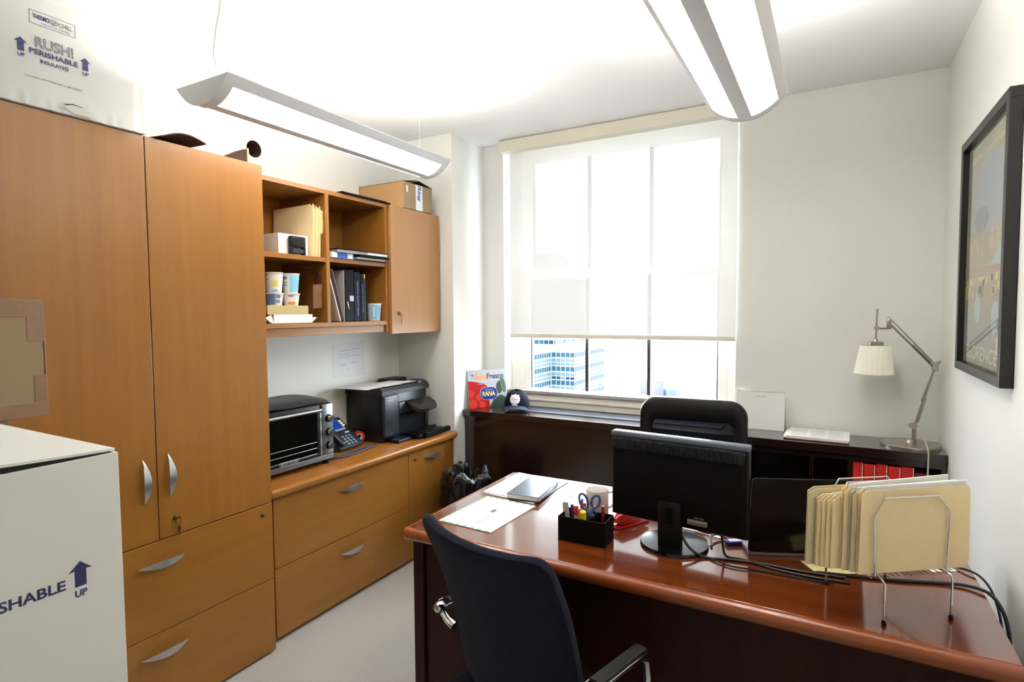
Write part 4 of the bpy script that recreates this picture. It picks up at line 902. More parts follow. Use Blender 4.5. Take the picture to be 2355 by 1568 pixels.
# ================================================================== CARTONS
def arrow(cx, cy, h):
    w = h*0.82; s = h*0.20
    return [(cx, cy+h/2), (cx+w/2, cy+h*0.12), (cx+s, cy+h*0.16), (cx+s, cy-h/2), (cx-s, cy-h/2), (cx-s, cy+h*0.16), (cx-w/2, cy+h*0.12)]
def shipper_print(parent, M, full=True):
    """M: origin at the centre of the word PERISHABLE"""
    T = lambda x, y: M @ Matrix.Translation((x, y, 0.0002))
    text('PERISHABLE', T(0, 0), INK, parent, width=0.127, height=0.0165, bold=0.022)
    for x in (-0.084, 0.084):
        B().prism(arrow(x, 0.010, 0.040), 0.0002, M).obj('up_arrow', INK, parent)
        text('UP', T(x, -0.021), INK, parent, width=0.017, height=0.0110, bold=0.025)
    if not full: return
    text('RUSH!', T(0.002, 0.031), INK, parent, width=0.100, height=0.032, outline=0.015)
    text('INSULATED', T(0.0, -0.024), INK, parent, width=0.074, height=0.0115, bold=0.018)
    text('POLAR TECH INDUSTRIES, INC.   1-800-ICE-BRIX', T(-0.003, -0.078), INK, parent, width=0.150, height=0.005)
    fr_ = B()
    w_, h_, y_ = 0.120, 0.040, 0.102
    for a in ((-w_/2, w_/2, h_/2-0.0012, h_/2), (-w_/2, w_/2, -h_/2, -h_/2+0.0012), (-w_/2, -w_/2+0.0012, -h_/2, h_/2), (w_/2-0.0012, w_/2, -h_/2, h_/2)):
        fr_.prism([(a[0], y_+a[2]), (a[1], y_+a[2]), (a[1], y_+a[3]), (a[0], y_+a[3])], 0.0002, M)
    fr_.obj('logo_border', INK, parent)
    text('THERMO', T(-0.030, y_+0.004), INK, parent, width=0.042, height=0.014, bold=0.03)
    text('CHILL', T(0.034, y_+0.003), INK, parent, width=0.036, height=0.014, outline=0.016)
    text('INSULATED SHIPPERS', T(0.008, y_-0.012), INK, parent, width=0.076, height=0.005, shear=0.2)
    c = B().tube([M @ Vector((0.003+0.012*math.cos(a), y_+0.004+0.008*math.sin(a), 0.0003)) for a in [2*PI*i/20 for i in range(20)]], 0.0005, 4, True)
    c.tube([M @ Vector(p+(0.0003,)) for p in ((-0.002, y_+0.007), (0.004, y_+0.010), (0.009, y_+0.006), (0.003, y_+0.003))], 0.0005, 4, True)
    for a, b_ in (((-0.002, y_+0.007), (-0.002, y_+0.0)), ((0.003, y_+0.003), (0.003, y_-0.004)), ((0.009, y_+0.006), (0.009, y_-0.001)), ((-0.002, y_), (0.003, y_-0.004)), ((0.003, y_-0.004), (0.009, y_-0.001))):
        c.tube([M @ Vector(a+(0.0003,)), M @ Vector(b_+(0.0003,))], 0.0005, 4)
    c.obj('cube_emblem', INK, parent)
# on top of the tall cabinet
tb = thing('shipping_box', 'white insulated shipping box lying on top of the tall cabinet', 'box', (-2.32, 0.86, 2.1305))
def crumple(u, v):   # front face, torn and dented along the lower edge
    y = 0.57+0.585*u; z = 2.132+0.322*v
    x = -2.112 - 0.0035*max(0, 1-v/0.14)*abs(math.sin(u*31)+0.6*math.sin(u*77+1))*(0.4+0.6*(0.2 < u < 0.85)) - 0.008*max(0, u-0.93)/0.07
    return (x, y, z)
B().shell(crumple, 90, 24, 0.004, lambda u, v: (-1, 0, 0)).obj('front_panel', CARTON_DIM, tb, smooth=30)
B().box(-2.52, -2.116, 0.57, 1.150, 2.131, 2.448, 0.004).obj('body', CARTON_DIM, tb)
B().box(-2.52, -2.118, 0.575, 1.14, 2.4485, 2.452, 0.001).obj('lid_flap', CARTON_DIM, tb)
B().prism([(0.0, 0.0), (0.035, 0.014), (0.055, 0.012), (0.085, 0.006), (0.09, -0.012), (0.03, -0.014)], 0.0006, FACE_PX(-2.110, 0.900, 2.150)).obj('torn_patch', mat('torn_pale_paper', (206, 202, 192), 0.9), tb)
B().prism([(0.0, 0.004), (0.02, 0.010), (0.05, 0.0075), (0.05, 0.006), (0.02, 0.0075), (0.001, 0.001)], 0.0008, FACE_PX(-2.1097, 0.905, 2.157)).obj('tear', KRAFTD, tb)
shipper_print(tb, FACE_PX(-2.1112, 0.883, 2.2945))
# foreground shipping box on a carton
sb = thing('carton', 'plain white carton standing on the floor under the printed box', 'box', (-1.27, 0.22, 0))
B().box(-1.51, -1.035, -0.06, 0.490, 0.001, 0.775, 0.003).obj('body', CARTONW, sb)
B().box(-1.51, -1.035, 0.205, 0.255, 0.7752, 0.7758).obj('tape', TAPE, sb)
fb = thing('shipping_box', 'white insulated shipping box stacked in the left foreground with its flap ajar', 'box', (-1.25, 0.22, 0.7765))
BX0, BX1, BY0, BY1, BZ0, BZ1 = -1.49, -1.030, -0.04, 0.495, 0.7765, 1.272
for nm, a in (('side_panel', (BX1-0.005, BX1, BY0, BY1)), ('side_panel', (BX0, BX0+0.005, BY0, BY1)), ('end_panel', (BX0+0.005, BX1-0.005, BY1-0.005, BY1)), ('end_panel', (BX0+0.005, BX1-0.005, BY0, BY0+0.005))):
    B().box(a[0], a[1], a[2], a[3], BZ0, BZ1, 0.001).obj(nm, CARTONW, fb)
B().box(BX0+0.006, BX1-0.006, BY0+0.006, BY1-0.006, BZ0, BZ0+0.4).obj('foam_liner', WHITEP, fb)
fl_ = lambda u, v: (BX0+0.01+(BX1-BX0-0.012)*u, BY0+(BY1-BY0-0.004)*v, BZ1+0.003+0.028*(u**1.5)*(1-v)**1.3+0.004*u*(1-v))
B().shell(fl_, 10, 10, 0.004, lambda u, v: (0, 0, 1)).obj('top_flap', CARTONW, fb, smooth=40)
B().shell(lambda u, v: (lambda p: (BX1-0.0005, p[1], p[2]-0.0002))(fl_(1.0, v)), 1, 10, 0.003, lambda u, v: (0, 0, 1)).obj('flap_edge', KRAFTD, fb) if False else None
shipper_print(fb, FACE_PX(BX1+0.0002, 0.349, 1.0805), False)
# taped brown boxes between the stack and the cabinet
bs = thing('carton', 'brown carton mostly hidden under the taped box', 'box', (-1.98, 0.40, 0))
B().box(-2.10, -1.86, 0.10, 0.640, 0.001, 1.2285, 0.003).obj('body', CARTONG, bs)
B().shell(lambda u, v: (-1.858+0.004*math.sin(u*40), 0.10+0.545*u, 1.10+0.126*v), 30, 4, 0.001, lambda u, v: (1, 0, 0)).obj('plastic_wrap', mixmat('cling_wrap', (200, 170, 150), 0.5, 0.15), bs)
bt_ = thing('taped_box', 'grey brown box with edges sealed in packing tape in front of cabinet door', 'box', (-1.98, 0.45, 1.2295), 0)
B().box(-2.10, -1.850, 0.12, 0.720, 1.2300, 1.540, 0.006).obj('body', CARTONG, bt_)
for a in ((0.12, 0.722, 1.495, 1.5415), (0.12, 0.722, 1.2290, 1.268), (0.682, 0.722, 1.430, 1.497), (0.693, 0.722, 1.266, 1.340)):
    B().box(-1.852, -1.8488, a[0], a[1], a[2], a[3], 0.0008).obj('tape', TAPE, bt_)
B().box(-2.10, -1.849, 0.7185, 0.7215, 1.2290, 1.5415, 0.0008).obj('tape', TAPE, bt_)
# loose bits on the tall cabinet
cf = B().shell(lambda u, v: (-2.09-0.20*v+0.0*u, 1.160+0.165*u+0.03*(1-v), 2.1315+0.022*math.sin(PI*u)*(1-v)+0.006*v+0.012*u*(1-v)), 10, 6, 0.004, lambda u, v: (0, 0, 1))
tag(cf.obj('cardboard_flap', KRAFTD, smooth=40), 'bent piece of brown cardboard on the tall cabinet beside the shipping box', 'cardboard')
wg = thing('wood_offcut', 'rough dark wood wedge with a pale edge on the tall cabinet', 'wood', (-2.2, 1.52, 2.1305))
B().prism([(0, 0), (0.125, 0), (0.125, 0.060), (0.10, 0.052), (0.05, 0.022)], -0.05, FACE_PX(-2.16, 1.455, 2.1306)).obj('wedge', mat('dark_rough_wood', (58, 36, 20), 0.9, var=0.5, vscale=80), wg)
B().box(-2.21, -2.158, 1.5805, 1.588, 2.1306, 2.196, 0.001).obj('pale_edge', mat('pale_veneer', (226, 190, 140), 0.6), wg)
# ================================================================== ON TOP OF THE BOOKCASE
bk_ = thing('kraft_box', 'brown cardboard box with taped blue lettering on top of wall cabinet', 'box', (-2.44, 2.86, 2.1305))
KX0, KX1, KY0, KY1, KZ0, KZ1 = -2.622, -2.262, 2.715, 2.990, 2.1335, 2.292
for nm, a in (('panel', (KX1-0.004, KX1, KY0, KY1)), ('panel', (KX0, KX0+0.004, KY0, KY1)), ('panel', (KX0+0.004, KX1-0.004, KY0, KY0+0.004)), ('panel', (KX0+0.004, KX1-0.004, KY1-0.004, KY1))):
    B().box(a[0], a[1], a[2], a[3], KZ0, KZ1, 0.0008).obj(nm, CARTONB if a[3]-a[2] < 0.02 else CARTONG, bk_)
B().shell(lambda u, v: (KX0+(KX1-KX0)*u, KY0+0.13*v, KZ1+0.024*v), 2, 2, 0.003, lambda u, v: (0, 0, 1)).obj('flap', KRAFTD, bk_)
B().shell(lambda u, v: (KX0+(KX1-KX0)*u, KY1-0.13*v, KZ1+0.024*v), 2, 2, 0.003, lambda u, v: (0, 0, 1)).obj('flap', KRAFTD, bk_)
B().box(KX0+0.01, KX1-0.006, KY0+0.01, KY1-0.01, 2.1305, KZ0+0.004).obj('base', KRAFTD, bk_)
B().box(KX1, KX1+0.0008, 2.735, 2.752, 2.232, 2.272).obj('label', mat('cream_label', (240, 224, 196), 0.6), bk_)
ta = B().box(KX1, KX1+0.0008, 2.826, 2.892, KZ0, KZ1-0.002).obj('tape', mat('white_tape', (226, 228, 230), 0.3), bk_)
text('Ring', frame((KX1+0.001, 2.858, 2.240), (0, 0, -1), (0, 1, 0)), mat('blue_marker', (44, 96, 176), 0.6), bk_, width=0.100, height=0.040, shear=0.2, bold=0.03)
for i in range(2):
    t = sheet_stack('black_folder', ('thin black folder lying on top of the bookcase, lower of two', 'thin black folder lying on top of the bookcase, upper of two')[i], 'folder', 2.1325+i*0.0075, -2.45, -2.262-0.015*i, 2.22+0.01*i, 2.595-0.02*i, 0.007, BLACKM, 0.0, 0, 'black folders on the bookcase')
# ================================================================== INSIDE THE BOOKCASE
for i in range(6):
    y = 2.040+i*0.0105; t = thing('upright_folder', 'manila folder standing in the upper left compartment, %s from the left' % ORD[i], 'folder', (-2.45, y, 1.7855), 0, 'manila folders in the bookcase')
    h = 0.268-0.006*(i % 3)
    FM = frame((-2.60, y, 1.7855), (1, 0, 0), (0, 0.045, 1))
    poly = [(0, 0), (0.300-0.006*(i % 2), 0), (0.300-0.006*(i % 2), h*(0.45 if i == 5 else 1)), (0.300 + (0.010 if i == 5 else -0.006), h*(0.5 if i == 5 else 1)), (0.300+(0.010 if i == 5 else -0.006), h*0.92), (0.28, h), (0, h*0.98)]
    B().prism(poly, 0.0012, FM).obj('flap', MANILA, t)
    B().prism([(x-0.002, z*0.99) for x, z in poly], 0.0012, FM, -0.006).obj('flap', MANILA, t)
    B().prism([(0.002, 0.002), (0.290, 0.002), (0.290, h*0.95), (0.002, h*0.95)], 0.0042, FM, -0.0048).obj('papers', mat('cream_paper', (250, 226, 178), 0.75), t)
wb_ = thing('white_box', 'plain white box on the upper left shelf behind the stamp', 'box', (-2.38, 1.95, 1.7855))
B().box(-2.45, -2.318, 1.850, 2.028, 1.7855, 1.878, 0.001).obj('body', PAPER2, wb_)
B().box(-2.4505, -2.3175, 1.8495, 2.0285, 1.868, 1.8865, 0.001).obj('lid', PAPER2, wb_)
ss = thing('stamp', 'black self inking office stamp in front of white box', 'stamp', (-2.295, 1.94, 1.7855))
B().box(-2.312, -2.284, 1.898, 1.988, 1.822, 1.876, 0.008, 3).obj('cap', BLACK, ss, smooth=True)
B().box(-2.310, -2.286, 1.900, 1.912, 1.7855, 1.824, 0.002).box(-2.310, -2.286, 1.974, 1.986, 1.7855, 1.824, 0.002).obj('legs', BLACK, ss)
B().box(-2.308, -2.288, 1.912, 1.974, 1.795, 1.815, 0.001).obj('die_plate', GREYP, ss)
# flat things in the upper right compartment
sheet_stack('dark_notebook', 'black notebook with white pages at the bottom of the upper right pile', 'notebook', 1.7895, -2.56, -2.262, 2.318, 2.548, 0.003, BLACKM)
t = sheet_stack('paper_pad', 'white paper pad in the upper right pile', 'paper', 1.7927, -2.55, -2.268, 2.322, 2.545, 0.013, PAPER2)
t = sheet_stack('black_portfolio', 'thick black portfolio in the upper right pile', 'folder', 1.8060, -2.57, -2.245, 2.320, 2.551, 0.012, BLACKM)
t = sheet_stack('grey_binder', 'grey binder with white label lying in the upper right pile', 'binder', 1.8182, -2.58, -2.250, 2.160, 2.545, 0.016, mat('grey_binder', (150, 150, 152), 0.5))
B().box(0.165, 0.1655, 0.03, 0.19, 0.002, 0.0155).obj('spine_label', PAPER, t)
sheet_stack('black_sheet', 'thin black cover on top of the upper right pile', 'folder', 1.8344, -2.58, -2.243, 2.150, 2.546, 0.003, BLACKM)
cb = thing('product_pack', 'blue and white printed pack at the left of the upper right pile', 'pack', (-2.40, 2.22, 1.7895))
B().box(-2.52, -2.264, 2.136, 2.29, 1.7895, 1.8175, 0.002).obj('body', PAPER, cb)
B().box(-2.2638, -2.2632, 2.172, 2.245, 1.790, 1.817).obj('blue_panel', mat('pack_blue', (28, 92, 184), 0.4), cb)
B().box(-2.2638, -2.2632, 2.281, 2.290, 1.790, 1.817).obj('blue_panel', mat('pack_blue', (28, 92, 184), 0.4), cb)
# lower left compartment
fx = thing('flat_white_box', 'flat white folding box at the bottom of the lower left compartment', 'box', (-2.42, 1.91, 1.4515))
B().box(-2.56, -2.300, 1.800, 2.030, 1.4515, 1.494, 0.001).obj('body', PAPER, fx)
B().prism([(0, 0.002), (0.030, 0.026), (0.004, 0.028)], -0.05, FACE_PX(-2.302, 2.0305, 1.4515)).obj('tuck_flap', PAPER2, fx)
B().prism([(0, 0.025), (0.030, 0.042), (0.045, 0.0), (0.03, 0.002)], -0.04, FACE_PX(-2.301, 1.755, 1.4515)).obj('tuck_flap', PAPER2, fx)
tg = thing('tan_box', 'flat tan cardboard box carrying the yogurt cups', 'box', (-2.42, 1.88, 1.4945))
B().box(-2.54, -2.300, 1.765, 2.005, 1.4945, 1.537, 0.001).obj('body', mat('tan_carton', (188, 168, 118), 0.75), tg)
def cup(label, x, y, z, r, h, body, lab, a0, a1, extra=None, foil=False):
    t = thing('yogurt_cup', label, 'cup', (x, y, z), 0, 'yogurt cups in the bookcase', local=True)
    rb_ = r*0.80
    B().lathe([(0, 0), (rb_, 0), (r, h-0.004), (r+0.003, h-0.004), (r+0.003, h), (0, h)] if foil else [(0, 0), (rb_, 0), (r, h-0.004), (r+0.003, h-0.004), (r+0.003, h), (r-0.002, h), (rb_-0.002, 0.003), (0, 0.003)], n=28).obj('cup', body, t, smooth=40)
    B().lathe([(rb_+0.0006+(r-rb_)*0.06, h*0.06), (rb_+0.0006+(r-rb_)*0.90, h*0.90)], n=10, a0=a0, a1=a1).obj('label', lab, t, smooth=True)
    if extra:
        for (ea0, ea1, z0_, z1_, m) in extra:
            B().lathe([(rb_+0.0012+(r-rb_)*z0_, h*z0_), (rb_+0.0012+(r-rb_)*z1_, h*z1_)], n=8, a0=ea0, a1=ea1).obj('label_print', m, t, smooth=True)
    return t
R_ = math.radians
CBL = mat('cup_blue', (128, 178, 212), 0.4); CBD = mat('cup_slate_blue', (104, 128, 168), 0.4); CLB = mat('cup_aqua', (140, 200, 226), 0.35); CYE = mat('cup_yellow', (222, 218, 110), 0.4); CTX = mat('cup_text_grey', (120, 124, 140), 0.6); COR = mat('cup_orange', (206, 140, 70), 0.5); CPW = mat('cup_white', (226, 222, 216), 0.45)
# view direction to the cups is roughly -38 degrees from +X
cup('slate blue yogurt cup at the lower left of the cup stack', -2.352, 1.845, 1.5375, 0.042, 0.060, CPW, CBD, R_(-130), R_(-30), [(R_(-25), R_(5), 0.2, 0.45, CTX), (R_(-25), R_(5), 0.6, 0.85, CTX)])
cup('white yogurt cup with nut picture at the lower right of the cup stack', -2.352, 1.942, 1.5375, 0.042, 0.060, CPW, CPW, R_(-90), R_(20), [(R_(-60), R_(-5), 0.08, 0.30, COR), (R_(-55), R_(-20), 0.74, 0.84, CTX)])
cup('white yogurt cup with yellow lemon print at the upper left of the stack', -2.352, 1.845, 1.598, 0.043, 0.098, CPW, CPW, R_(-90), R_(20), [(R_(-50), R_(-12), 0.30, 0.60, CYE), (R_(-100), R_(-75), 0.85, 0.89, CTX), (R_(-100), R_(-75), 0.62, 0.66, CTX), (R_(-50), R_(-10), 0.05, 0.15, CBL)])
cup('white yogurt cup with aqua panel at the upper right of the stack', -2.352, 1.942, 1.598, 0.043, 0.098, CPW, CLB, R_(-45), R_(40), [(R_(-95), R_(-60), 0.70, 0.84, CTX), (R_(-95), R_(-60), 0.40, 0.44, CTX), (R_(-95), R_(-60), 0.52, 0.56, CTX)])
cup('yogurt cup at the far left of the lower left compartment', -2.40, 1.735, 1.4515, 0.042, 0.26*0.5, CPW, CBD, R_(-90), R_(60))
cup('blue labelled cup standing in the lower right compartment', -2.330, 2.508, 1.4530, 0.043, 0.100, CPW, CBL, R_(-75), R_(15), [(R_(-52), R_(-42), 0.2, 0.8, CPW)])
kt = thing('kraft_tape_strip', 'crinkled strip of brown packing tape hanging on the divider', 'tape', (-2.33, 2.08, 1.52))
def strip_f(u, v):
    t = u
    if t < 0.45:
        a = (t/0.45)*1.35; y = 1.990+0.098*math.sin(a); z = 1.733-0.075*(1-math.cos(a))*1.0; 
    else:
        s = (t-0.45)/0.55; y = 2.086-0.006*s+0.004*math.sin(9*s); z = 1.674-0.150*s
    return (-2.345+0.055*v+0.003*math.sin(37*t+5*v), y+0.002*math.sin(50*t), z+0.003*math.sin(23*t+4*v))
B().shell(strip_f, 40, 4, 0.0015, lambda u, v: (0, -0.6, 0.4)).obj('strip', mat('kraft_tape_brown', (96, 58, 38), 0.35, var=0.2, vscale=90), kt, smooth=30)
B().prism([(-0.024, 0.0), (0.024, 0.004), (0.026, 0.125), (-0.022, 0.120)], 0.0015, frame((-2.296, 2.060, 1.523), (0.25, 0.97, 0), (0, 0, 1))).obj('label', mat('kraft_label_brown', (118, 76, 52), 0.4, var=0.2, vscale=120), kt)
# lower right compartment: leaning case and binders
Zs = 1.4515
b = B().box(0, 0.008, 0, 0.27, 0, 0.285, 0.001, M=Matrix.Translation((-2.575, 2.222, Zs+0.003)) @ Matrix(((0, 1, 0, 0), (1, 0, 0, 0), (0, 0, 1, 0), (0, 0, 0, 1))) @ Matrix.Rotation(math.radians(-17), 4, 'Y'))
tag(b.obj('leaning_file', mat('pale_grey_board', (214, 208, 196), 0.6)), 'pale grey file board leaning left against the divider', 'file')
b = B().box(0, 0.004, 0, 0.275, 0, 0.29, 0.001, M=Matrix.Translation((-2.572, 2.242, Zs)) @ Matrix(((0, 1, 0, 0), (1, 0, 0, 0), (0, 0, 1, 0), (0, 0, 0, 1))) @ Matrix.Rotation(math.radians(-15.5), 4, 'Y'))
tag(b.obj('clear_folder', mat('smoky_plastic', (120, 112, 110), 0.2)), 'smoky plastic folder leaning beside the black binder', 'folder')
def binder(label, y0, y1, h, m, x1=-2.296, extra=()):
    t = thing('binder', label, 'binder', (-2.45, (y0+y1)/2, Zs), 0, 'binders in the bookcase')
    B().box(-2.58, x1, y0, y1, Zs, Zs+h, 0.002).obj('cover', m, t)
    for (a, b_, c, d, mm) in extra: B().box(x1, x1+0.0006, y0+a, y0+b_, Zs+c, Zs+d).obj('spine_label', mm, t)
    return t
NV = mat('navy_binder', (11, 16, 34), 0.4, spec=0.15); BKB = mat('black_binder', (7, 8, 13), 0.4, spec=0.15)
t = binder('black binder with a square white spine label and pale side', 2.252, 2.318, 0.282, BKB, -2.296, [(0.034, 0.063, 0.112, 0.142, mat('lilac_label', (188, 186, 204), 0.6))])
B().box(-2.575, -2.300, 2.2485, 2.2518, Zs, Zs+0.278).obj('side_board', mat('pale_side', (176, 168, 160), 0.6), t)
B().prism([(0.0, 0.045), (0.004, 0.05), (0.014, 0.01), (0.012, 0.006)], 0.003, FACE_PX(-2.295, 2.264, Zs+0.06)).obj('pen_clip', PAPER, t)
t = binder('navy binder with white spine print in the lower right compartment', 2.320, 2.368, 0.275, NV)
scribble(frame((-2.2953, 2.345, Zs+0.13), (0, 0, 1), (0, -1, 0)), 0.19, 0.010, 3, mat('pale_spine_print', (120, 128, 150), 0.6), t, 3)
t = binder('slim dark navy binder right of the printed navy one', 2.370, 2.398, 0.262, mat('dark_navy', (9, 12, 24), 0.4, spec=0.15))
scribble(frame((-2.2953, 2.385, Zs+0.13), (0, 0, 1), (0, -1, 0)), 0.16, 0.007, 3, mat('pale_spine_print', (120, 128, 150), 0.6), t, 5)
t = binder('thin brown black book with gold edge in the lower right compartment', 2.400, 2.412, 0.242, mat('brown_black', (44, 32, 30), 0.5), -2.300)
binder('thin black book last in the row of binders', 2.414, 2.432, 0.235, BLACKM, -2.304)
t = sheet_stack('yellow_tag', 'yellow sticky tag poking up behind the thin books', 'sticky note', Zs+0.2355, -2.36, -2.315, 2.414, 2.426, 0.030, mat('sticky_yellow', (222, 184, 64), 0.6))
b = B().box(-2.42, -2.418, 2.434, 2.462, Zs, Zs+0.285).box(-2.416, -2.414, 2.440, 2.478, Zs+0.0, Zs+0.20)
tag(b.obj('cream_card', mat('cream_card', (214, 202, 168), 0.7)), 'tall cream card standing behind the blue labelled cup', 'card')
quad_sheet('shelf_paper', 'white sheet lying under the binders and cup', 'paper', [(-2.56, 2.25), (-2.285, 2.25), (-2.285, 2.50), (-2.56, 2.50)], Zs, 0.0, PAPER) if False else None
# ================================================================== ON THE COUNTER
ZK = 0.7153
to = thing('toaster_oven', 'silver toaster oven with dark glass door on the counter', 'toaster oven', (-2.44, 1.90, ZK))
TX, TY0, TY1, TZ0, TZ1 = -2.275, 1.665, 2.120, ZK+0.024, 1.036
SIL = mat('toaster_silver', (130, 132, 138), 0.3, 0.75)
B().box(-2.600, TX, TY0, TY1, TZ0, TZ1, 0.012, 3).obj('body', BLACK, to, smooth=True)
dr = B().box(TX, TX+0.010, TY0+0.012, 2.030, TZ0+0.030, TZ1-0.030, 0.003).obj('door', BLACK, to)
B().box(TX+0.010, TX+0.012, TY0+0.020, 2.012, TZ0+0.048, TZ1-0.040, 0.001).obj('glass', DARKGLASS, dr)
rkk = B()
for z in (0.845, 0.815, 0.785): rkk.tube([(TX+0.0125, TY0+0.03, z), (TX+0.0125, 2.005, z+0.001)], 0.0012, 6)
rkk.obj('oven_rack', SILVER, dr)
B().tube([(TX+0.012, TY0+0.03, TZ1-0.030), (TX+0.034, TY0+0.035, TZ1-0.026), (TX+0.036, 2.015, TZ1-0.026), (TX+0.012, 2.020, TZ1-0.030)], 0.0075, 10).obj('handle', SILVER, dr, smooth=True)
B().box(TX, TX+0.006, 2.034, 2.046, TZ0+0.030, TZ1-0.045, 0.001).obj('door_trim', SILVER, to)
B().box(TX, TX+0.008, TY0, 2.118, TZ0+0.002, TZ0+0.027, 0.002).obj('bottom_trim', SIL, to)
B().box(TX, TX+0.009, 2.048, 2.118, TZ0+0.030, TZ1-0.006, 0.003).obj('control_panel', SIL, to, smooth=True)
for z in (0.955, 0.885, 0.815):
    kb = B().cyl((TX+0.009, 2.086, z), (TX+0.022, 2.086, z), 0.021, 20, 0.019).obj('knob', BLACK, to, smooth=True)
    B().cyl((TX+0.022, 2.086, z), (TX+0.036, 2.086, z), 0.0165, 20, 0.0155).obj('knob_ring', CHROME, kb, smooth=True)
    B().cyl((TX+0.036, 2.086, z), (TX+0.0375, 2.086, z), 0.0135, 20).obj('knob_face', GREYP, kb)
for y in (TY0+0.03, 2.09):
    for x in (-2.57, TX-0.025): B().cyl((x, y, ZK), (x, y, TZ0+0.004), 0.017, 14, 0.020).obj('foot', BLACKM, to, smooth=True)
bdg = B().prism(rrect(0.112, 0.020, 0.004, 3), 0.001, FACE_PX(TX+0.0121, 1.835, TZ0+0.040)).obj('badge', BLACK, to)
text('BLACK+DECKER', FACE_PX(TX+0.0133, 1.835, TZ0+0.040), mat('badge_silver', (190, 190, 186), 0.4), to, width=0.098, height=0.011)
bdf = B()
for a in ((-0.057, 0.057, 0.0088, 0.0100), (-0.057, 0.057, -0.0100, -0.0088), (-0.057, -0.0558, -0.01, 0.01), (0.0558, 0.057, -0.01, 0.01)): bdf.prism([(a[0], a[2]), (a[1], a[2]), (a[1], a[3]), (a[0], a[3])], 0.0014, FACE_PX(TX+0.0121, 1.835, TZ0+0.040))
bdf.obj('badge_rim', mat('badge_silver', (190, 190, 186), 0.4), to)
mt = B().shell(lambda u, v: (-2.56+0.285*u, 1.670+0.425*v, 1.0405+0.036*(math.sin(PI*min(1, max(0, u)))**0.4)*(math.sin(PI*min(1, 0.05+v*0.93))**0.35)+0.003*(1+math.sin(9*v))), 12, 14, 0.002, lambda u, v: (0, 0, -1))
tag(mt.obj('black_cloth', BLACKFAB, smooth=50), 'folded black cloth lying on top of toaster oven', 'cloth')
# phone
ph = thing('desk_phone', 'grey office phone with blue screen between toaster and printer', 'phone', (-2.46, 2.33, ZK), 0.10)
PHG = mat('phone_grey', (40, 45, 55), 0.4)
tilt = Matrix.Translation((-2.362, 2.262, ZK+0.024)) @ Matrix.Rotation(0.10, 4, 'Z') @ frame((0, 0, 0), (0, 1, 0), (-0.80, 0, 0.60))
B().box(0, 0.200, 0, 0.230, -0.022, 0.0, 0.006, 2, M=tilt).obj('body', PHG, ph, smooth=True)
B().box(0.01, 0.185, 0.15, 0.20, -0.085, -0.02, 0.004, M=tilt).obj('stand', BLACK, ph)
B().box(0.0, 0.044, 0.008, 0.205, 0.0, 0.034, 0.014, 3, M=tilt).obj('handset', mat('handset_slate', (30, 34, 42), 0.35), ph, smooth=True)
scn = B().box(0.060, 0.165, 0.128, 0.212, 0.0, 0.003, 0.001, M=tilt).obj('screen_bezel', mat('phone_silver', (156, 160, 166), 0.4), ph)
B().box(0.066, 0.155, 0.140, 0.206, 0.003, 0.0035, M=tilt).obj('screen', mat('blue_screen', (34, 66, 170), 0.2), scn)
for i in range(3): B().box(0.168, 0.180, 0.155+i*0.018, 0.165+i*0.018, 0.0, 0.004, 0.001, M=tilt).obj('line_button', emis('green_led%d' % i, (0.35, 0.9, 0.15), 0.6), ph)
for r in range(4):
    for c in range(3): B().box(0.078+c*0.030, 0.096+c*0.030, 0.016+r*0.019, 0.028+r*0.019, 0.0, 0.004, 0.0015, 1, M=tilt).obj('key', mat('phone_key', (128, 136, 150), 0.4), ph)
B().cyl(tilt @ Vector((0.105, 0.110, 0.0)), tilt @ Vector((0.105, 0.110, 0.004)), 0.013, 18).obj('navigation_key', GREYP, ph)
B().box(0.135, 0.165, 0.100, 0.110, 0.0, 0.003, M=tilt).obj('message_button', WHITEP, ph)
cable('phone_cord', 'dark bundled phone cord lying on the counter in front of phone', [(-2.45, 2.16, ZK+0.006), (-2.32, 2.15, ZK+0.006), (-2.285, 2.25, ZK+0.007), (-2.30, 2.36, ZK+0.007), (-2.315, 2.47, ZK+0.007), (-2.335, 2.50, ZK+0.007), (-2.335, 2.45, ZK+0.007), (-2.325, 2.33, ZK+0.009), (-2.31, 2.22, ZK+0.007), (-2.34, 2.17, ZK+0.006)], 0.0055, mat('slate_cord', (58, 52, 60), 0.5))
tr = thing('tape_roll', 'red tape roll with white core beside the printer', 'tape', (-2.478, 2.515, ZK))
TM = frame((-2.478, 2.515, ZK+0.036), (0.35, 0.94, 0), (0, 0, 1))
B().lathe([(0.020, -0.012), (0.0355, -0.012), (0.0355, 0.012), (0.020, 0.012), (0.020, -0.012)], M=TM, n=28).obj('tape', mat('red_tape', (186, 44, 34), 0.3), tr, smooth=40)
B().lathe([(0.016, -0.0125), (0.0199, -0.0125), (0.0199, 0.0125), (0.016, 0.0125), (0.016, -0.0125)], M=TM, n=28).obj('core', PAPER2, tr, smooth=40)
sheet_stack('white_tag', 'small white card leaning by the red tape roll', 'card', ZK, -2.52, -2.515, 2.44, 2.475, 0.062, PAPER)
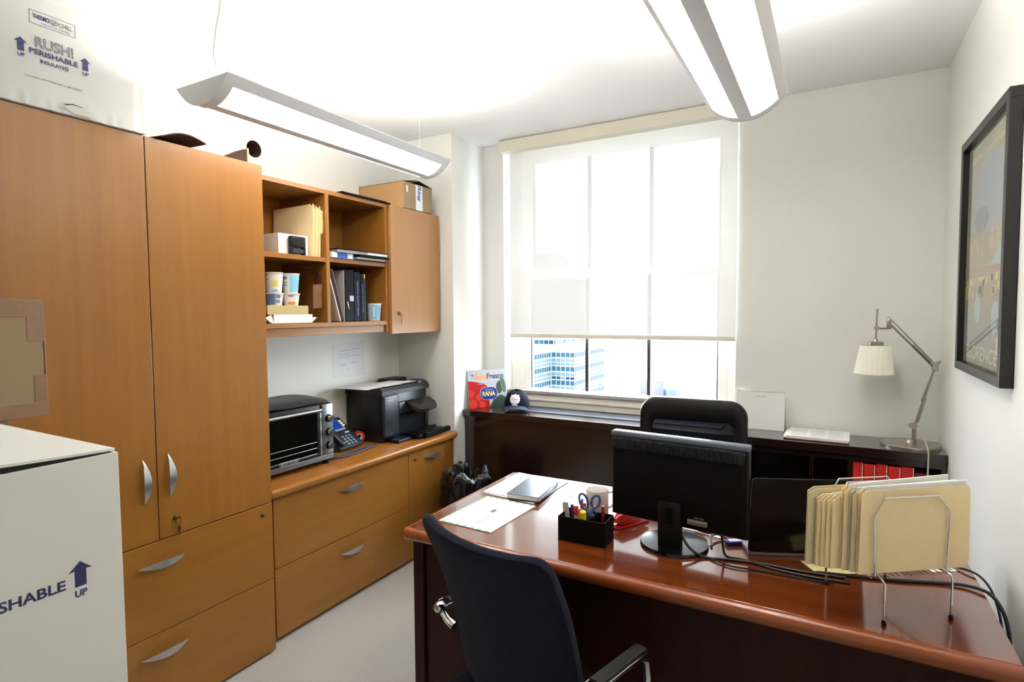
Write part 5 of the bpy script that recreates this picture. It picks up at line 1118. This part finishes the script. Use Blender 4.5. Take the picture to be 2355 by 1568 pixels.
# printer
pt = thing('printer', 'black multifunction office printer at the end of counter', 'printer', (-2.46, 2.78, ZK))
PBK = mat('printer_black', (14, 14, 17), 0.4); PSL = mat('printer_slate', (34, 38, 48), 0.35)
B().box(-2.618, -2.340, 2.560, 3.000, ZK, 1.000, 0.006, 2).obj('body', PBK, pt, smooth=True)
B().box(-2.340, -2.312, 2.560, 2.700, ZK+0.03, 1.002, 0.012, 3).obj('front_column', PSL, pt, smooth=True)
B().box(-2.340, -2.318, 2.700, 3.000, ZK+0.155, 0.945, 0.008, 3).obj('front_panel', PSL, pt, smooth=True)
B().box(-2.340, -2.322, 2.965, 3.000, ZK+0.02, 0.90, 0.006).obj('front_post', PBK, pt, smooth=True)
B().box(-2.345, -2.330, 2.700, 2.965, ZK+0.03, ZK+0.155).obj('paper_slot', BLACKM, pt)
B().prism([(0.0, 0.0), (0.30, 0.0), (0.30, 0.024), (0.285, 0.045), (0.0, 0.030)], -0.45, frame((-2.620, 2.555, 1.0005), (1, 0, 0), (0, 0, 1))).obj('scanner_lid', PBK, pt)
B().prism([(0.0, 0.0), (0.32, 0.0), (0.385, 0.062), (0.380, 0.070), (0.30, 0.036), (0.0, 0.036)], -0.012, frame((-2.640+0.02, 2.560, 1.0), (1, 0, 0), (0, 0, 1))).obj('lid_side', PSL, pt) if False else None
B().box(-2.60, -2.50, 2.82, 3.00, 1.030, 1.066, 0.01, 3).obj('document_feeder', PBK, pt, smooth=True)
B().box(-2.400, -2.330, 2.905, 2.985, 1.030, 1.060, 0.006).obj('lid_grip', PBK, pt, smooth=True)
CPM = Matrix.Translation((-2.318, 2.765, 0.945)) @ Matrix.Rotation(math.radians(28), 4, 'Y')
cpn = B().prism([(0, 0.0), (0.06, 0.0), (0.105, 0.03), (0.115, 0.115), (0.105, 0.20), (0.06, 0.235), (0, 0.235)], -0.022, CPM).obj('control_panel', mat('panel_brown_black', (28, 22, 22), 0.3), pt)
B().box(0.03, 0.062, 0.08, 0.13, 0.0, 0.002, M=CPM).obj('panel_display', BLACKG, cpn)
B().box(-2.40, -2.33, 2.765, 2.90, 0.985, 1.0, 0.002).obj('panel_label', PAPER2, pt) if False else None
ty = B().box(-2.345, -2.190, 2.735, 3.020, ZK+0.014, ZK+0.032, 0.004).obj('output_tray', BLACK, pt, smooth=True)
B().box(-2.195, -2.165, 2.775, 3.030, ZK+0.010, ZK+0.040, 0.004).obj('tray_lip', BLACKM, ty)
B().box(-2.230, -2.226, 2.90, 2.95, ZK+0.030, ZK+0.062, 0.001).obj('paper_stop', BLACK, ty)
B().box(-2.345, -2.24, 2.60, 2.735, ZK, ZK+0.020, 0.006).obj('cassette', PBK, pt, smooth=True)
text('LaserJet', FACE_PX(-2.3115, 2.615, 0.975), mat('pale_grey_print', (150, 150, 150), 0.6), pt, width=0.045, height=0.007) if False else None
B().box(-2.3118, -2.3114, 2.595, 2.645, 0.968, 0.970).obj('brand_mark', SILVER, pt)
PPM = Matrix.Translation((-2.47, 2.72, 1.032))
def psheet(name, label, pts, z, m=PAPER):
    t = thing(name, label, 'paper', (sum(p[0] for p in pts)/4, sum(p[1] for p in pts)/4, z))
    B().shell(lambda u, v: tuple((Vector(pts[0])*(1-u)*(1-v)+Vector(pts[1])*u*(1-v)+Vector(pts[2])*u*v+Vector(pts[3])*(1-u)*v).to_2d())+(z+0.012*max(0.0, 0.35-v)*(-1),), 4, 6, 0.0012, lambda u, v: (0, 0, 1)).obj('sheet', m, t); return t
psheet('printed_sheet', 'white sheet overhanging the left side of the printer', [(-2.60, 2.44), (-2.36, 2.47), (-2.34, 2.76), (-2.60, 2.74)], 1.0505)
psheet('printed_sheet', 'white sheet lying across the middle of the printer lid', [(-2.49, 2.62), (-2.335, 2.60), (-2.328, 2.89), (-2.49, 2.81)], 1.0570)
# note on the wall
no = thing('wall_note', 'white printed notice taped to the wall above the printer', 'notice', (-2.627, 2.60, 1.10))
NM = FACE_PX(-2.6295, 2.467, 1.098)
B().prism([(0, 0), (0.273, 0), (0.270, 0.222), (0.0, 0.208)], 0.0008, NM).obj('sheet', mat('notice_paper', (226, 226, 230), 0.7), no)
LG = mat('light_grey_print', (192, 192, 196), 0.8)
for i, (a, b_, y) in enumerate(((0.05, 0.14, 0.165), (0.16, 0.23, 0.172), (0.05, 0.13, 0.140), (0.05, 0.15, 0.125), (0.16, 0.23, 0.130), (0.06, 0.11, 0.080), (0.06, 0.10, 0.074), (0.15, 0.21, 0.085), (0.10, 0.14, 0.045), (0.21, 0.22, 0.190))):
    B().prism([(a, y), (b_, y+0.002), (b_, y+0.006), (a, y+0.004)], 0.0002, NM, 0.0008).obj('print_line', LG, no)
